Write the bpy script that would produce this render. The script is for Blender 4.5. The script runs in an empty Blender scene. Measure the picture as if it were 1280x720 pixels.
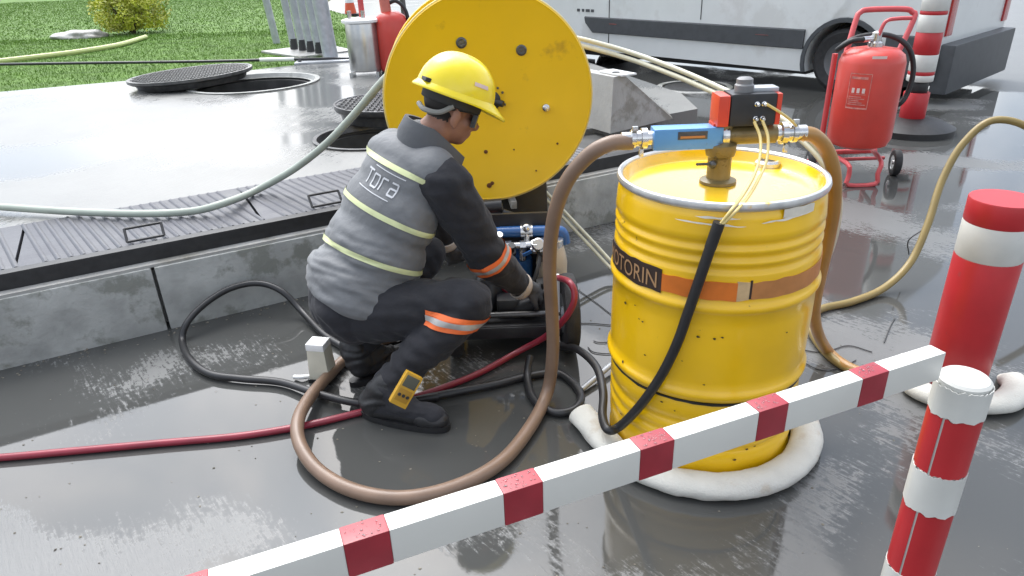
import bpy, bmesh, math, random
import numpy as np
from mathutils import Vector, Matrix, noise
from mathutils.bvhtree import BVHTree

SC = bpy.context.scene
COL = SC.collection
R = math.radians

# ------------------------------------------------------------------ camera
cam_d = bpy.data.cameras.new('camera')
cam = bpy.data.objects.new('camera', cam_d)
COL.objects.link(cam)
cam_d.sensor_width = 36.0
cam_d.lens = 36.0 * 867.2 / 1280.0
cam_d.clip_start = 0.05
cam_d.clip_end = 600.0
cam.matrix_world = (Matrix.Translation((0, 0, 1.458)) @ Matrix.Rotation(R(90 - 25.53), 4, 'X')
                    @ Matrix.Rotation(R(-2.17), 4, 'Z'))
SC.camera = cam

# ------------------------------------------------------------------ daylight
SUN_EL, SUN_AZ = 60.0, -25.0        # azimuth from +Y towards +X
W = bpy.data.worlds.new('World')
SC.world = W
W.use_nodes = True
wn, wl = W.node_tree.nodes, W.node_tree.links
wn.clear()
sky = wn.new('ShaderNodeTexSky')
sky.sky_type = 'NISHITA'
sky.sun_disc = False
sky.sun_elevation = R(SUN_EL)
sky.sun_rotation = R(SUN_AZ)
sky.air_density = 1.0
sky.dust_density = 4.0
sky.ozone_density = 1.0
hs = wn.new('ShaderNodeHueSaturation')
hs.inputs['Saturation'].default_value = 0.34
bg = wn.new('ShaderNodeBackground')
bg.inputs['Strength'].default_value = 0.15
wo = wn.new('ShaderNodeOutputWorld')
wl.new(sky.outputs[0], hs.inputs['Color'])
# broken overcast: the same soft cloud cover all round
wtc = wn.new('ShaderNodeTexCoord')
wcl = wn.new('ShaderNodeTexNoise')
wcl.inputs['Scale'].default_value = 2.6; wcl.inputs['Detail'].default_value = 6; wcl.inputs['Roughness'].default_value = 0.55; wcl.inputs['Distortion'].default_value = 0.4
wl.new(wtc.outputs['Generated'], wcl.inputs['Vector'])
wrp = wn.new('ShaderNodeMapRange'); wrp.interpolation_type = 'SMOOTHSTEP'
wrp.inputs['From Min'].default_value = 0.36; wrp.inputs['From Max'].default_value = 0.66
wl.new(wcl.outputs['Fac'], wrp.inputs['Value'])
wtint = wn.new('ShaderNodeMix'); wtint.data_type = 'RGBA'
wtint.inputs['A'].default_value = (0.66, 0.74, 0.84, 1); wtint.inputs['B'].default_value = (1.3, 1.28, 1.25, 1)
wl.new(wrp.outputs[0], wtint.inputs['Factor'])
wmul = wn.new('ShaderNodeMix'); wmul.data_type = 'RGBA'; wmul.blend_type = 'MULTIPLY'; wmul.inputs['Factor'].default_value = 1.0
wl.new(hs.outputs[0], wmul.inputs['A']); wl.new(wtint.outputs['Result'], wmul.inputs['B'])
wl.new(wmul.outputs['Result'], bg.inputs['Color'])
wl.new(bg.outputs[0], wo.inputs['Surface'])

sun_d = bpy.data.lights.new('sun', 'SUN')
sun_d.energy = 0.8
sun_d.angle = R(75)
sun_d.color = (1.0, 0.97, 0.93)
sun = bpy.data.objects.new('sun', sun_d)
COL.objects.link(sun)
sdir = Vector((math.sin(R(SUN_AZ)) * math.cos(R(SUN_EL)), math.cos(R(SUN_AZ)) * math.cos(R(SUN_EL)), math.sin(R(SUN_EL))))
sun.rotation_euler = sdir.to_track_quat('Z', 'Y').to_euler()
sun.location = sdir * 40

SC.view_settings.view_transform = 'Standard'
SC.view_settings.look = 'None'
SC.view_settings.gamma = 1.0
SC.view_settings.exposure = 1.35

# ------------------------------------------------------------------ materials
MATS = {}
def mat(name, col, rough=0.5, metal=0.0, var=0.0, vscale=8.0, bump=0.0, bscale=60.0, spec=0.5, coat=0.0,
        trans=0.0, dirt=None, dscale=5.0, damt=0.35, stretch=None, sheen=0.0, rvar=0.0, croug=0.08, ddetail=6.0):
    if name in MATS:
        return MATS[name]
    m = bpy.data.materials.new(name)
    m.use_nodes = True
    n, l = m.node_tree.nodes, m.node_tree.links
    b = n['Principled BSDF']
    b.inputs['Base Color'].default_value = (*col, 1)
    b.inputs['Roughness'].default_value = rough
    b.inputs['Metallic'].default_value = metal
    b.inputs['Specular IOR Level'].default_value = spec
    b.inputs['Coat Weight'].default_value = coat
    b.inputs['Coat Roughness'].default_value = croug
    b.inputs['Transmission Weight'].default_value = trans
    b.inputs['Sheen Weight'].default_value = sheen
    tc = n.new('ShaderNodeTexCoord')
    src = tc.outputs['Object']
    if stretch:
        mp = n.new('ShaderNodeMapping')
        mp.inputs['Scale'].default_value = stretch
        l.new(src, mp.inputs['Vector'])
        src = mp.outputs[0]
    out = None
    if var > 0:
        t = n.new('ShaderNodeTexNoise')
        t.inputs['Scale'].default_value = vscale
        t.inputs['Detail'].default_value = 6
        l.new(src, t.inputs['Vector'])
        mx = n.new('ShaderNodeMix'); mx.data_type = 'RGBA'
        lo = [max(0, c * (1 - var)) for c in col]; hi = [min(1, c * (1 + var)) for c in col]
        mx.inputs['A'].default_value = (*lo, 1); mx.inputs['B'].default_value = (*hi, 1)
        rp = n.new('ShaderNodeMapRange')
        rp.inputs['From Min'].default_value = 0.3; rp.inputs['From Max'].default_value = 0.7
        l.new(t.outputs['Fac'], rp.inputs['Value'])
        l.new(rp.outputs[0], mx.inputs['Factor'])
        out = mx.outputs['Result']
        if rvar > 0:
            r2 = n.new('ShaderNodeMapRange')
            r2.inputs['From Min'].default_value = 0.3; r2.inputs['From Max'].default_value = 0.7
            r2.inputs['To Min'].default_value = max(0.02, rough - rvar); r2.inputs['To Max'].default_value = min(1, rough + rvar)
            l.new(t.outputs['Fac'], r2.inputs['Value'])
            l.new(r2.outputs[0], b.inputs['Roughness'])
    if dirt is not None:
        t2 = n.new('ShaderNodeTexNoise')
        t2.inputs['Scale'].default_value = dscale
        t2.inputs['Detail'].default_value = ddetail
        t2.inputs['Roughness'].default_value = 0.65
        l.new(tc.outputs['Object'], t2.inputs['Vector'])
        r3 = n.new('ShaderNodeMapRange')
        r3.inputs['From Min'].default_value = 1 - damt - 0.04; r3.inputs['From Max'].default_value = 1 - damt + 0.04
        l.new(t2.outputs['Fac'], r3.inputs['Value'])
        m2 = n.new('ShaderNodeMix'); m2.data_type = 'RGBA'
        if out is not None:
            l.new(out, m2.inputs['A'])
        else:
            m2.inputs['A'].default_value = (*col, 1)
        m2.inputs['B'].default_value = (*dirt, 1)
        l.new(r3.outputs[0], m2.inputs['Factor'])
        out = m2.outputs['Result']
    if out is not None:
        l.new(out, b.inputs['Base Color'])
    if bump > 0:
        t4 = n.new('ShaderNodeTexNoise')
        t4.inputs['Scale'].default_value = bscale
        t4.inputs['Detail'].default_value = 5
        l.new(src, t4.inputs['Vector'])
        bp = n.new('ShaderNodeBump')
        bp.inputs['Strength'].default_value = bump
        bp.inputs['Distance'].default_value = 0.01
        l.new(t4.outputs['Fac'], bp.inputs['Height'])
        l.new(bp.outputs[0], b.inputs['Normal'])
    MATS[name] = m
    return m

def wet_ground(name, dry, wetc, scale, lo, hi, r_dry, r_wet, angle, lines, bump, seed, slope=None):
    """wet concrete: standing water where a broken-up noise is low, broom-finish bumps elsewhere"""
    m = bpy.data.materials.new(name)
    m.use_nodes = True
    n, l = m.node_tree.nodes, m.node_tree.links
    b = n['Principled BSDF']
    tc = n.new('ShaderNodeTexCoord')
    def noise_tex(sc, det, ro, vec, dist=0.0):
        t = n.new('ShaderNodeTexNoise')
        t.inputs['Scale'].default_value = sc; t.inputs['Detail'].default_value = det
        t.inputs['Roughness'].default_value = ro; t.inputs['Distortion'].default_value = dist
        l.new(vec, t.inputs['Vector']); return t.outputs['Fac']
    mp = n.new('ShaderNodeMapping')
    mp.inputs['Location'].default_value = (seed, seed * 0.7, 0)
    l.new(tc.outputs['Object'], mp.inputs['Vector'])
    big = noise_tex(scale, 3, 0.5, mp.outputs[0], 0.3)
    mb = n.new('ShaderNodeMapping')                        # broom direction
    mb.inputs['Rotation'].default_value = (0, 0, R(angle))
    l.new(tc.outputs['Object'], mb.inputs['Vector'])
    ms = n.new('ShaderNodeMapping')
    ms.inputs['Scale'].default_value = (1.0, 0.12, 1)
    l.new(mb.outputs[0], ms.inputs['Vector'])
    broom = noise_tex(lines, 4, 0.7, ms.outputs[0])
    fine = noise_tex(38, 6, 0.75, tc.outputs['Object'])
    def math_n(op, a, c):
        t = n.new('ShaderNodeMath'); t.operation = op
        for i, v in enumerate((a, c)):
            if isinstance(v, (int, float)): t.inputs[i].default_value = v
            else: l.new(v, t.inputs[i])
        return t.outputs[0]
    edge = math_n('ADD', math_n('MULTIPLY', math_n('SUBTRACT', broom, 0.5), 0.26), math_n('MULTIPLY', math_n('SUBTRACT', fine, 0.5), 0.26))
    lev = math_n('ADD', big, edge)
    if slope:                                              # the ground falls slightly to one side, water stands there
        sx = n.new('ShaderNodeSeparateXYZ'); l.new(tc.outputs['Object'], sx.inputs[0])
        cl = n.new('ShaderNodeClamp'); cl.inputs['Min'].default_value = -0.05; cl.inputs['Max'].default_value = 0.30
        l.new(math_n('MULTIPLY', math_n('ADD', sx.outputs['X'], slope[0]), slope[1]), cl.inputs['Value'])
        lev = math_n('ADD', lev, cl.outputs[0])
    mask = n.new('ShaderNodeMapRange')
    mask.interpolation_type = 'SMOOTHSTEP'
    mask.inputs['From Min'].default_value = lo; mask.inputs['From Max'].default_value = hi
    l.new(lev, mask.inputs['Value'])                       # 0 = water, 1 = damp concrete
    k = mask.outputs[0]
    blot = noise_tex(2.3, 5, 0.6, mp.outputs[0])
    cm = n.new('ShaderNodeMix'); cm.data_type = 'RGBA'
    cm.inputs['A'].default_value = (*[c * 0.8 for c in dry], 1); cm.inputs['B'].default_value = (*[c * 1.2 for c in dry], 1)
    l.new(blot, cm.inputs['Factor'])
    c2 = n.new('ShaderNodeMix'); c2.data_type = 'RGBA'
    c2.inputs['A'].default_value = (*wetc, 1)
    l.new(cm.outputs['Result'], c2.inputs['B']); l.new(k, c2.inputs['Factor'])
    l.new(c2.outputs['Result'], b.inputs['Base Color'])
    rr = n.new('ShaderNodeMapRange')
    rr.inputs['To Min'].default_value = r_wet; rr.inputs['To Max'].default_value = r_dry
    l.new(k, rr.inputs['Value']); l.new(rr.outputs[0], b.inputs['Roughness'])
    hgt = math_n('ADD', math_n('MULTIPLY', broom, 0.7), math_n('MULTIPLY', fine, 0.5))
    bp = n.new('ShaderNodeBump')
    bp.inputs['Distance'].default_value = 0.006
    l.new(hgt, bp.inputs['Height'])
    l.new(math_n('ADD', math_n('MULTIPLY', k, bump), 0.012), bp.inputs['Strength'])
    l.new(bp.outputs[0], b.inputs['Normal'])
    b.inputs['Specular IOR Level'].default_value = 0.5
    MATS[name] = m
    return m

# ------------------------------------------------------------------ mesh builder
class MB:
    def __init__(s):
        s.v = []; s.f = []; s.m = []
    def _add(s, vs, fs, mi=0):
        o = len(s.v)
        s.v += [tuple(v) for v in vs]
        for f in fs:
            s.f.append([i + o for i in f]); s.m.append(mi)
        return s
    def box(s, c, size, rot=None, mi=0, bev=0.0, taper=1.0):
        hx, hy, hz = [q / 2 for q in size]
        bm = bmesh.new()
        vs = [bm.verts.new((x * hx * (taper if z > 0 else 1), y * hy * (taper if z > 0 else 1), z * hz)) for x in (-1, 1) for y in (-1, 1) for z in (-1, 1)]
        for q in ((0, 1, 3, 2), (4, 6, 7, 5), (0, 4, 5, 1), (2, 3, 7, 6), (0, 2, 6, 4), (1, 5, 7, 3)):
            bm.faces.new([vs[i] for i in q])
        if bev > 0:
            bmesh.ops.bevel(bm, geom=list(bm.edges), offset=bev, segments=2, affect='EDGES', profile=0.7)
        M = Matrix.Translation(c)
        if rot is not None:
            M = M @ (rot.to_4x4() if isinstance(rot, Matrix) else rot.to_matrix().to_4x4())
        bm.verts.ensure_lookup_table(); bm.verts.index_update()
        s._add([M @ v.co for v in bm.verts], [[v.index for v in f.verts] for f in bm.faces], mi)
        bm.free()
        return s
    def frame(s, d):
        d = Vector(d).normalized()
        a = Vector((0, 0, 1)) if abs(d.z) < 0.9 else Vector((1, 0, 0))
        x = d.cross(a).normalized(); y = d.cross(x)
        return x, y
    def cyl(s, p0, p1, r0, r1=None, n=16, mi=0, caps=True):
        r1 = r0 if r1 is None else r1
        p0, p1 = Vector(p0), Vector(p1)
        x, y = s.frame(p1 - p0)
        vs = []
        for p, r in ((p0, r0), (p1, r1)):
            for i in range(n):
                t = 2 * math.pi * i / n
                vs.append(p + x * (r * math.cos(t)) + y * (r * math.sin(t)))
        fs = [(i, (i + 1) % n, n + (i + 1) % n, n + i) for i in range(n)]
        if caps:
            fs += [tuple(range(n))[::-1], tuple(range(n, 2 * n))]
        return s._add(vs, fs, mi)
    def lathe(s, prof, org, axis=(0, 0, 1), n=32, mi=0, xdir=None, caps=True, arc=None):
        org, d = Vector(org), Vector(axis).normalized()
        x, y = s.frame(d)
        if xdir is not None:
            x = Vector(xdir).normalized(); y = d.cross(x)
        vs = []; a0, a1 = (0, 2 * math.pi) if arc is None else arc
        m = n if arc is None else n + 1
        for (r, z) in prof:
            for i in range(m):
                t = a0 + (a1 - a0) * i / n
                vs.append(org + x * (r * math.cos(t)) + y * (r * math.sin(t)) + d * z)
        fs = []
        for j in range(len(prof) - 1):
            for i in range(n):
                k = (i + 1) % m
                fs.append((j * m + i, j * m + k, (j + 1) * m + k, (j + 1) * m + i))
        if caps and arc is None:
            if prof[0][0] > 1e-6: fs.append(tuple(range(m))[::-1])
            if prof[-1][0] > 1e-6: fs.append(tuple(range((len(prof) - 1) * m, len(prof) * m)))
        return s._add(vs, fs, mi)
    def tube(s, pts, r, n=10, mi=0, smooth=8, caps=True, closed=False):
        pts = spline(pts, smooth) if smooth else [Vector(p) for p in pts]
        N = len(pts)
        rs = r if isinstance(r, (list, tuple)) else None
        x = None; vs = []
        for i, p in enumerate(pts):
            d = (pts[min(i + 1, N - 1)] - pts[max(i - 1, 0)])
            if d.length < 1e-9: d = Vector((0, 0, 1))
            d.normalize()
            if x is None:
                x, _ = s.frame(d)
            x = (x - d * x.dot(d)).normalized(); y = d.cross(x)
            if rs:
                q = i / (N - 1) * (len(rs) - 1); k = min(int(q), len(rs) - 2); rad = rs[k] + (rs[k + 1] - rs[k]) * (q - k)
            else:
                rad = r
            for j in range(n):
                t = 2 * math.pi * j / n
                vs.append(p + x * (rad * math.cos(t)) + y * (rad * math.sin(t)))
        fs = []
        for i in range(N - 1):
            for j in range(n):
                k = (j + 1) % n
                fs.append((i * n + j, i * n + k, (i + 1) * n + k, (i + 1) * n + j))
        if caps:
            fs += [tuple(range(n))[::-1], tuple(range((N - 1) * n, N * n))]
        return s._add(vs, fs, mi)
    def torus(s, c, axis, R_, r, n=40, k=10, mi=0, xs=1.0, xdir=None):
        d = Vector(axis).normalized(); x, y = s.frame(d); c = Vector(c)
        if xdir is not None:
            x = Vector(xdir).normalized(); y = d.cross(x)
        vs = []
        for i in range(n):
            t = 2 * math.pi * i / n
            e = x * (math.cos(t) * xs) + y * math.sin(t)
            for j in range(k):
                u = 2 * math.pi * j / k
                vs.append(c + e * R_ + e.normalized() * (r * math.cos(u)) + d * (r * math.sin(u)))
        fs = [(i * k + j, ((i + 1) % n) * k + j, ((i + 1) % n) * k + (j + 1) % k, i * k + (j + 1) % k) for i in range(n) for j in range(k)]
        return s._add(vs, fs, mi)
    def ell(s, c, axes, sizes, sub=3, mi=0):
        bm = bmesh.new()
        bmesh.ops.create_icosphere(bm, subdivisions=sub, radius=1.0)
        c = Vector(c); A = [Vector(a).normalized() * q for a, q in zip(axes, sizes)]
        bm.verts.index_update()
        s._add([c + A[0] * v.co.x + A[1] * v.co.y + A[2] * v.co.z for v in bm.verts], [[v.index for v in f.verts] for f in bm.faces], mi)
        bm.free()
        return s
    def limb(s, chain, n=20):
        """tapered limb: spheres at the joints, cones between"""
        for (p, r) in chain:
            s.ell(p, ((1, 0, 0), (0, 1, 0), (0, 0, 1)), (r, r, r), 3)
        for (p, r), (q, t) in zip(chain[:-1], chain[1:]):
            s.cyl(p, q, r, t, n)
        return s
    def prism(s, outline, z0, z1, mi=0):
        n = len(outline)
        vs = [(x, y, z0) for x, y in outline] + [(x, y, z1) for x, y in outline]
        return s._add(vs, [tuple(range(n))[::-1], tuple(range(n, 2 * n))] + [(i, (i + 1) % n, n + (i + 1) % n, n + i) for i in range(n)], mi)
    def quad(s, a, b, c, d, mi=0):
        return s._add([a, b, c, d], [(0, 1, 2, 3)], mi)

def spline(pts, k=8):
    P = [Vector(p) for p in pts]
    out = []
    for i in range(len(P) - 1):
        p0 = P[i - 1] if i else P[0] * 2 - P[1]
        p1, p2 = P[i], P[i + 1]
        p3 = P[i + 2] if i + 2 < len(P) else P[-1] * 2 - P[-2]
        for j in range(k):
            t = j / k
            out.append(0.5 * ((2 * p1) + (p2 - p0) * t + (2 * p0 - 5 * p1 + 4 * p2 - p3) * t * t + (3 * p1 - p0 - 3 * p2 + p3) * t ** 3))
    out.append(P[-1])
    return out

ORG = {}
def tag(o, label=None, cat=None, group=None, kind=None):
    if label: o['label'] = label
    if cat: o['category'] = cat
    if group: o['group'] = group
    if kind: o['kind'] = kind
    return o
def thing(name, label, cat, loc, group=None):
    o = bpy.data.objects.new(name, None)
    COL.objects.link(o)
    o.empty_display_size = 0.1
    o.location = loc
    ORG[o.name] = Vector(loc)
    return tag(o, label, cat, group)
def link_mesh(name, me, m, parent=None, sharp=40, base=True):
    """one mesh object from a mesh in world coordinates; its origin goes to the foot of its own bounds"""
    ms = m if isinstance(m, (list, tuple)) else [m]
    for q in ms: me.materials.append(q)
    n = len(me.vertices)
    co = np.empty(n * 3, np.float32); me.vertices.foreach_get('co', co); co = co.reshape(-1, 3)
    lo, hi = co.min(0), co.max(0)
    org = Vector(((lo[0] + hi[0]) / 2, (lo[1] + hi[1]) / 2, float(lo[2]) if base else (lo[2] + hi[2]) / 2))
    co -= np.array(org, np.float32)
    me.vertices.foreach_set('co', co.ravel())
    me.update()
    if sharp is not None:
        me.shade_smooth(); me.set_sharp_from_angle(angle=R(sharp))
    o = bpy.data.objects.new(name, me)
    COL.objects.link(o)
    if parent is not None:
        o.parent = parent
        o.location = org - ORG[parent.name]
    else:
        o.location = org
    ORG[o.name] = org
    return o
def obj(name, mb, m, parent=None, sharp=40):
    me = bpy.data.meshes.new(name)
    me.from_pydata(mb.v, [], mb.f)
    if any(mb.m): me.polygons.foreach_set('material_index', mb.m)
    bm = bmesh.new(); bm.from_mesh(me); bmesh.ops.recalc_face_normals(bm, faces=bm.faces); bm.to_mesh(me); bm.free()
    return link_mesh(name, me, m, parent, sharp)
def copy_tree(o, parent=None, offset=None):
    c = o.copy(); COL.objects.link(c)
    ORG[c.name] = ORG[o.name] + (offset or Vector())
    if parent is not None: c.parent = parent
    elif offset is not None: c.location = o.location + offset
    for ch in list(o.children): copy_tree(ch, c, offset)
    return c
def blob(mb, voxel, it=6, fac=0.5):
    """many overlapping solids melted into one continuous skin"""
    me = bpy.data.meshes.new('tmp'); me.from_pydata(mb.v, [], mb.f)
    bm = bmesh.new(); bm.from_mesh(me); bmesh.ops.recalc_face_normals(bm, faces=bm.faces); bm.to_mesh(me); bm.free()
    o = bpy.data.objects.new('tmp', me); COL.objects.link(o)
    q = o.modifiers.new('r', 'REMESH'); q.mode = 'VOXEL'; q.voxel_size = voxel; q.adaptivity = 0
    if it:
        q = o.modifiers.new('s', 'SMOOTH'); q.factor = fac; q.iterations = it
    dg = bpy.context.evaluated_depsgraph_get(); dg.update()
    res = bpy.data.meshes.new_from_object(o.evaluated_get(dg))
    bpy.data.objects.remove(o, do_unlink=True); bpy.data.meshes.remove(me)
    return res
def displace(me, fn):
    me.update()
    n = len(me.vertices)
    co = np.empty(n * 3, np.float32); me.vertices.foreach_get('co', co)
    no = np.empty(n * 3, np.float32); me.vertex_normals.foreach_get('vector', no)
    co, no = co.reshape(-1, 3), no.reshape(-1, 3)
    d = np.array([fn(Vector(p)) for p in co], np.float32)
    co += no * d[:, None]
    me.vertices.foreach_set('co', co.ravel()); me.update()
V = Vector
# ------------------------------------------------------------------ setting
S = 0.36                                         # top of the concrete island
K = V((0.880, 0.475, 0)); K.normalize()          # along the kerb
Q = V((-K.y, K.x, 0))                            # away from the road
K0 = V((-1.84, 2.60, 0))
def kq(k, q, z=0.0): return K0 + K * k + Q * q + V((0, 0, z))
KANG = math.atan2(K.y, K.x)
KROT = Matrix.Rotation(KANG, 3, 'Z')

M_road = wet_ground('wet road concrete', (0.135, 0.137, 0.134), (0.064, 0.065, 0.062), 1.0, 0.50, 0.58, 0.40, 0.020, -38, 85, 0.38, 3.3, (-0.10, 0.60))
M_slab = wet_ground('wet pale slab concrete', (0.185, 0.185, 0.175), (0.11, 0.11, 0.105), 0.9, 0.42, 0.60, 0.42, 0.14, 20, 60, 0.40, 8.1)
M_conc = mat('kerb concrete', (0.38, 0.385, 0.365), 0.5, var=0.25, vscale=7, bump=0.25, bscale=45, dirt=(0.22, 0.225, 0.20), dscale=3.5, damt=0.47)
M_pale = mat('pale concrete', (0.36, 0.355, 0.335), 0.5, var=0.15, vscale=5, bump=0.2, bscale=50, dirt=(0.24, 0.23, 0.2), dscale=3, damt=0.42)
M_iron = mat('cast iron', (0.10, 0.10, 0.10), 0.32, 0.6, var=0.3, vscale=20, bump=0.2, bscale=90)
M_plate = mat('wet tread plate', (0.065, 0.067, 0.078), 0.5, 0.1, var=0.25, vscale=9, bump=0.15, bscale=70, rvar=0.12)
M_rub = mat('black rubber', (0.018, 0.018, 0.019), 0.5, var=0.3, vscale=30)
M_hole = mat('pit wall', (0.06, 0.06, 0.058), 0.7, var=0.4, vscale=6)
M_galv = mat('galvanised steel', (0.42, 0.44, 0.46), 0.42, 0.35, var=0.15, vscale=14)
M_soil = mat('lawn soil', (0.09, 0.17, 0.025), 0.95, var=0.3, vscale=3)

g = MB(); g.quad((-80, -12, 0), (90, -12, 0), (90, 160, 0), (-80, 160, 0))
tag(obj('road', g, M_road), 'wet dark concrete road with puddles mirroring the sky', kind='structure')

# island slab with its two open manholes
H1, H2 = (V((-2.60, 7.48, S)), 0.62), (V((-0.93, 4.83, S)), 0.38)
SLABQ = 0.80
outer = [kq(-9, SLABQ), kq(3.25, SLABQ), V((1.47, 5.35, 0)), V((1.5, 6.0, 0)), V((0.6, 9.4, 0)), V((-1.6, 16.5, 0)), V((-3.05, 16.4, 0)), V((-2.02, 10.1, 0)), V((-2.44, 10.75, 0)), V((-2.34, 8.93, 0)), V((-2.95, 8.5, 0)), V((-4.2, 8.0, 0)), V((-4.62, 7.83, 0)), V((-12, 4.7, 0))]
bm = bmesh.new()
def loop(pts):
    vs = [bm.verts.new(p) for p in pts]
    for i in range(len(vs)): bm.edges.new((vs[i], vs[(i + 1) % len(vs)]))
    return vs
loop([V((p.x, p.y, S)) for p in outer])
for c, r in (H1, H2):
    loop([c + V((r * math.cos(2 * math.pi * i / 64), r * math.sin(2 * math.pi * i / 64), 0)) for i in range(64)])
bmesh.ops.triangle_fill(bm, use_beauty=True, use_dissolve=False, edges=list(bm.edges), normal=(0, 0, 1))
bm.verts.index_update()
s = MB(); s._add([v.co.copy() for v in bm.verts], [[v.index for v in f.verts] for f in bm.faces]); bm.free()
for i in range(len(outer)):
    a, b = outer[i], outer[(i + 1) % len(outer)]
    s.quad((a.x, a.y, -0.01), (b.x, b.y, -0.01), (b.x, b.y, S), (a.x, a.y, S))
slab = tag(obj('concrete_island', s, M_slab, sharp=20), 'raised pale concrete island, wet and shining, with open manholes', kind='structure')
for c, r in (H1, H2):
    w = MB()
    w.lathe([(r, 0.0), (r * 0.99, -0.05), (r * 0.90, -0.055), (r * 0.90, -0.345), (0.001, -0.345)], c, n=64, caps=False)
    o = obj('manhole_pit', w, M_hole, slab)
    w = MB(); w.lathe([(r * 0.995, -0.045), (r * 1.07, 0.004), (r * 1.075, 0.012), (r * 1.0, 0.012), (r * 0.965, -0.03), (r * 0.93, -0.03)], c, n=64, caps=False)
    obj('manhole_ring', w, M_conc if r > 0.5 else M_iron, slab)

# kerb of separate concrete lengths
kerb = bpy.data.objects.new('kerb', None); COL.objects.link(kerb); kerb.location = kq(0, 0); ORG['kerb'] = kq(0, 0)
tag(kerb, 'grey stained concrete kerb below the steel cover plates', kind='structure')
kz = 0.30
joints = [-6.1, -4.2, -2.2, 0.335, 2.33, 3.25]
rnd = random.Random(4)
for a, b in zip(joints[:-1], joints[1:]):
    w = MB(); c = (a + b) / 2
    w.box(kq(c, 0.075 + rnd.uniform(-.004, .004), kz / 2 - 0.005), (b - a - 0.012, 0.15, kz + 0.01), KROT, bev=0.012)
    obj('kerb_block', w, M_conc, kerb)
w = MB(); w.box(kq((joints[0] + joints[-1]) / 2, 0.115, kz / 2 - .03), (joints[-1] - joints[0] - .02, 0.06, kz - 0.02), KROT); obj('mortar', w, M_pale, kerb)
w = MB(); w.box(kq(-1.4, 0.045, kz + 0.006), (9.2, 0.07, 0.012), KROT); obj('kerb_cap', w, M_pale, kerb)

# trench covers: three-ribbed steel plates in a black angle frame
tr = thing('trench_cover', 'ribbed dark steel trench cover plates along the kerb top, wet', 'trench cover', kq(0, .45, S))
w = MB(); w.box(kq(-1.4, 0.085, kz + 0.040), (9.3, 0.055, 0.085), KROT, bev=0.006); obj('edge_frame', w, M_rub, tr)
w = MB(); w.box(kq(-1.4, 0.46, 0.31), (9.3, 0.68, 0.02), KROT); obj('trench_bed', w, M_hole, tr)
seams = [-5.16, -4.16, -3.16, -2.16, -1.16, -0.16, 0.84, 1.84, 2.84]
for i, (a, b) in enumerate(zip(seams[:-1], seams[1:])):
    w = MB(); w.box(kq((a + b) / 2, 0.46, S - 0.006), (b - a - 0.012, 0.665, 0.022), KROT, bev=0.003)
    pl = obj('cover_plate', w, M_plate, tr)
    w = MB(); n = 20
    for k in range(n):
        kk = a + 0.03 + (b - a - 0.06) * (k + 0.5) / n
        sk = 0.06                                        # ribs run a little askew
        p0, p1 = kq(kk + sk, 0.15, S + 0.006), kq(kk - sk, 0.775, S + 0.006)
        d = (p1 - p0).normalized(); x = V((d.y, -d.x, 0)) * 0.011
        vs = [p0 - x, p0 + x, p0 + x * .3 + V((0, 0, .006)), p0 - x * .3 + V((0, 0, .006)), p1 - x, p1 + x, p1 + x * .3 + V((0, 0, .006)), p1 - x * .3 + V((0, 0, .006))]
        w._add(vs, [(0, 1, 5, 4), (1, 2, 6, 5), (2, 3, 7, 6), (3, 0, 4, 7), (0, 3, 2, 1), (4, 5, 6, 7)])
    tag(obj('tread_ribs', w, M_plate, pl), kind='stuff')
    hk = a + (0.32 if i % 2 == 0 else 0.5)
    w = MB()
    hz = S + 0.02
    p = [kq(hk - 0.075, 0.17, hz), kq(hk - 0.075, 0.22, hz + 0.045), kq(hk + 0.075, 0.22, hz + 0.045), kq(hk + 0.075, 0.17, hz)]
    w.tube([p[0], p[1]], 0.006, 8, smooth=0); w.tube([p[1], p[2]], 0.006, 8, smooth=0); w.tube([p[2], p[3]], 0.006, 8, smooth=0); w.tube([p[0], p[3]], 0.006, 8, smooth=0)
    obj('lift_handle', w, M_rub, pl)

# manhole covers lying half over their pits
def lid(name, c, r, th, label, tilt, dim=26):
    t = thing(name, label, 'manhole cover', c)
    ax = (Matrix.Rotation(R(tilt[1]), 3, 'Y') @ Matrix.Rotation(R(tilt[0]), 3, 'X')) @ V((0, 0, 1))
    w = MB(); w.lathe([(r * .86, 0), (r * .9, th * .55), (r * .97, th * .6), (r, th * .72), (r, th), (r * .965, th), (r * .95, th - .008), (0.0001, th - .008)], c, ax, n=64)
    obj('cover_disc', w, M_iron, t)
    w = MB(); x, y = w.frame(ax); st = r * 2 / dim
    for i in range(dim):
        for j in range(dim):
            u, v = (i - dim / 2 + .5) * st, (j - dim / 2 + .5) * st
            if u * u + v * v > (r * .92) ** 2: continue
            p = V(c) + x * u + y * v + ax * (th - .004)
            ln = (x if (i + j) % 2 else y)
            wd = ax.cross(ln)
            a, b2 = ln * st * .38, wd * st * .13
            vs = [p - a - b2, p + a - b2, p + a + b2, p - a + b2] ; vs += [q * 1 + ax * .008 for q in vs]
            w._add(vs, [(4, 5, 6, 7), (0, 1, 5, 4), (1, 2, 6, 5), (2, 3, 7, 6), (3, 0, 4, 7)])
    tag(obj('tread_studs', w, M_iron, t), kind='stuff')
    return t
lid('manhole_cover', V((-3.28, 7.60, S + 0.014)), 0.62, 0.10, 'large round iron manhole cover beside the open pit near the lawn', (0, -2.5))
lid('manhole_cover', V((-0.90, 5.40, S + 0.014)), 0.40, 0.12, 'smaller manhole cover half hidden behind the yellow reel disc', (0, 1), 20)
w = MB(); mhc = V((2.23, 8.35, 0.004)); w.lathe([(0.001, 0), (0.33, 0), (0.34, -.004)], mhc, n=40, caps=False)
t = thing('manhole_cover', 'flush dark manhole cover in the road in front of the white van', 'manhole cover', mhc)
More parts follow.
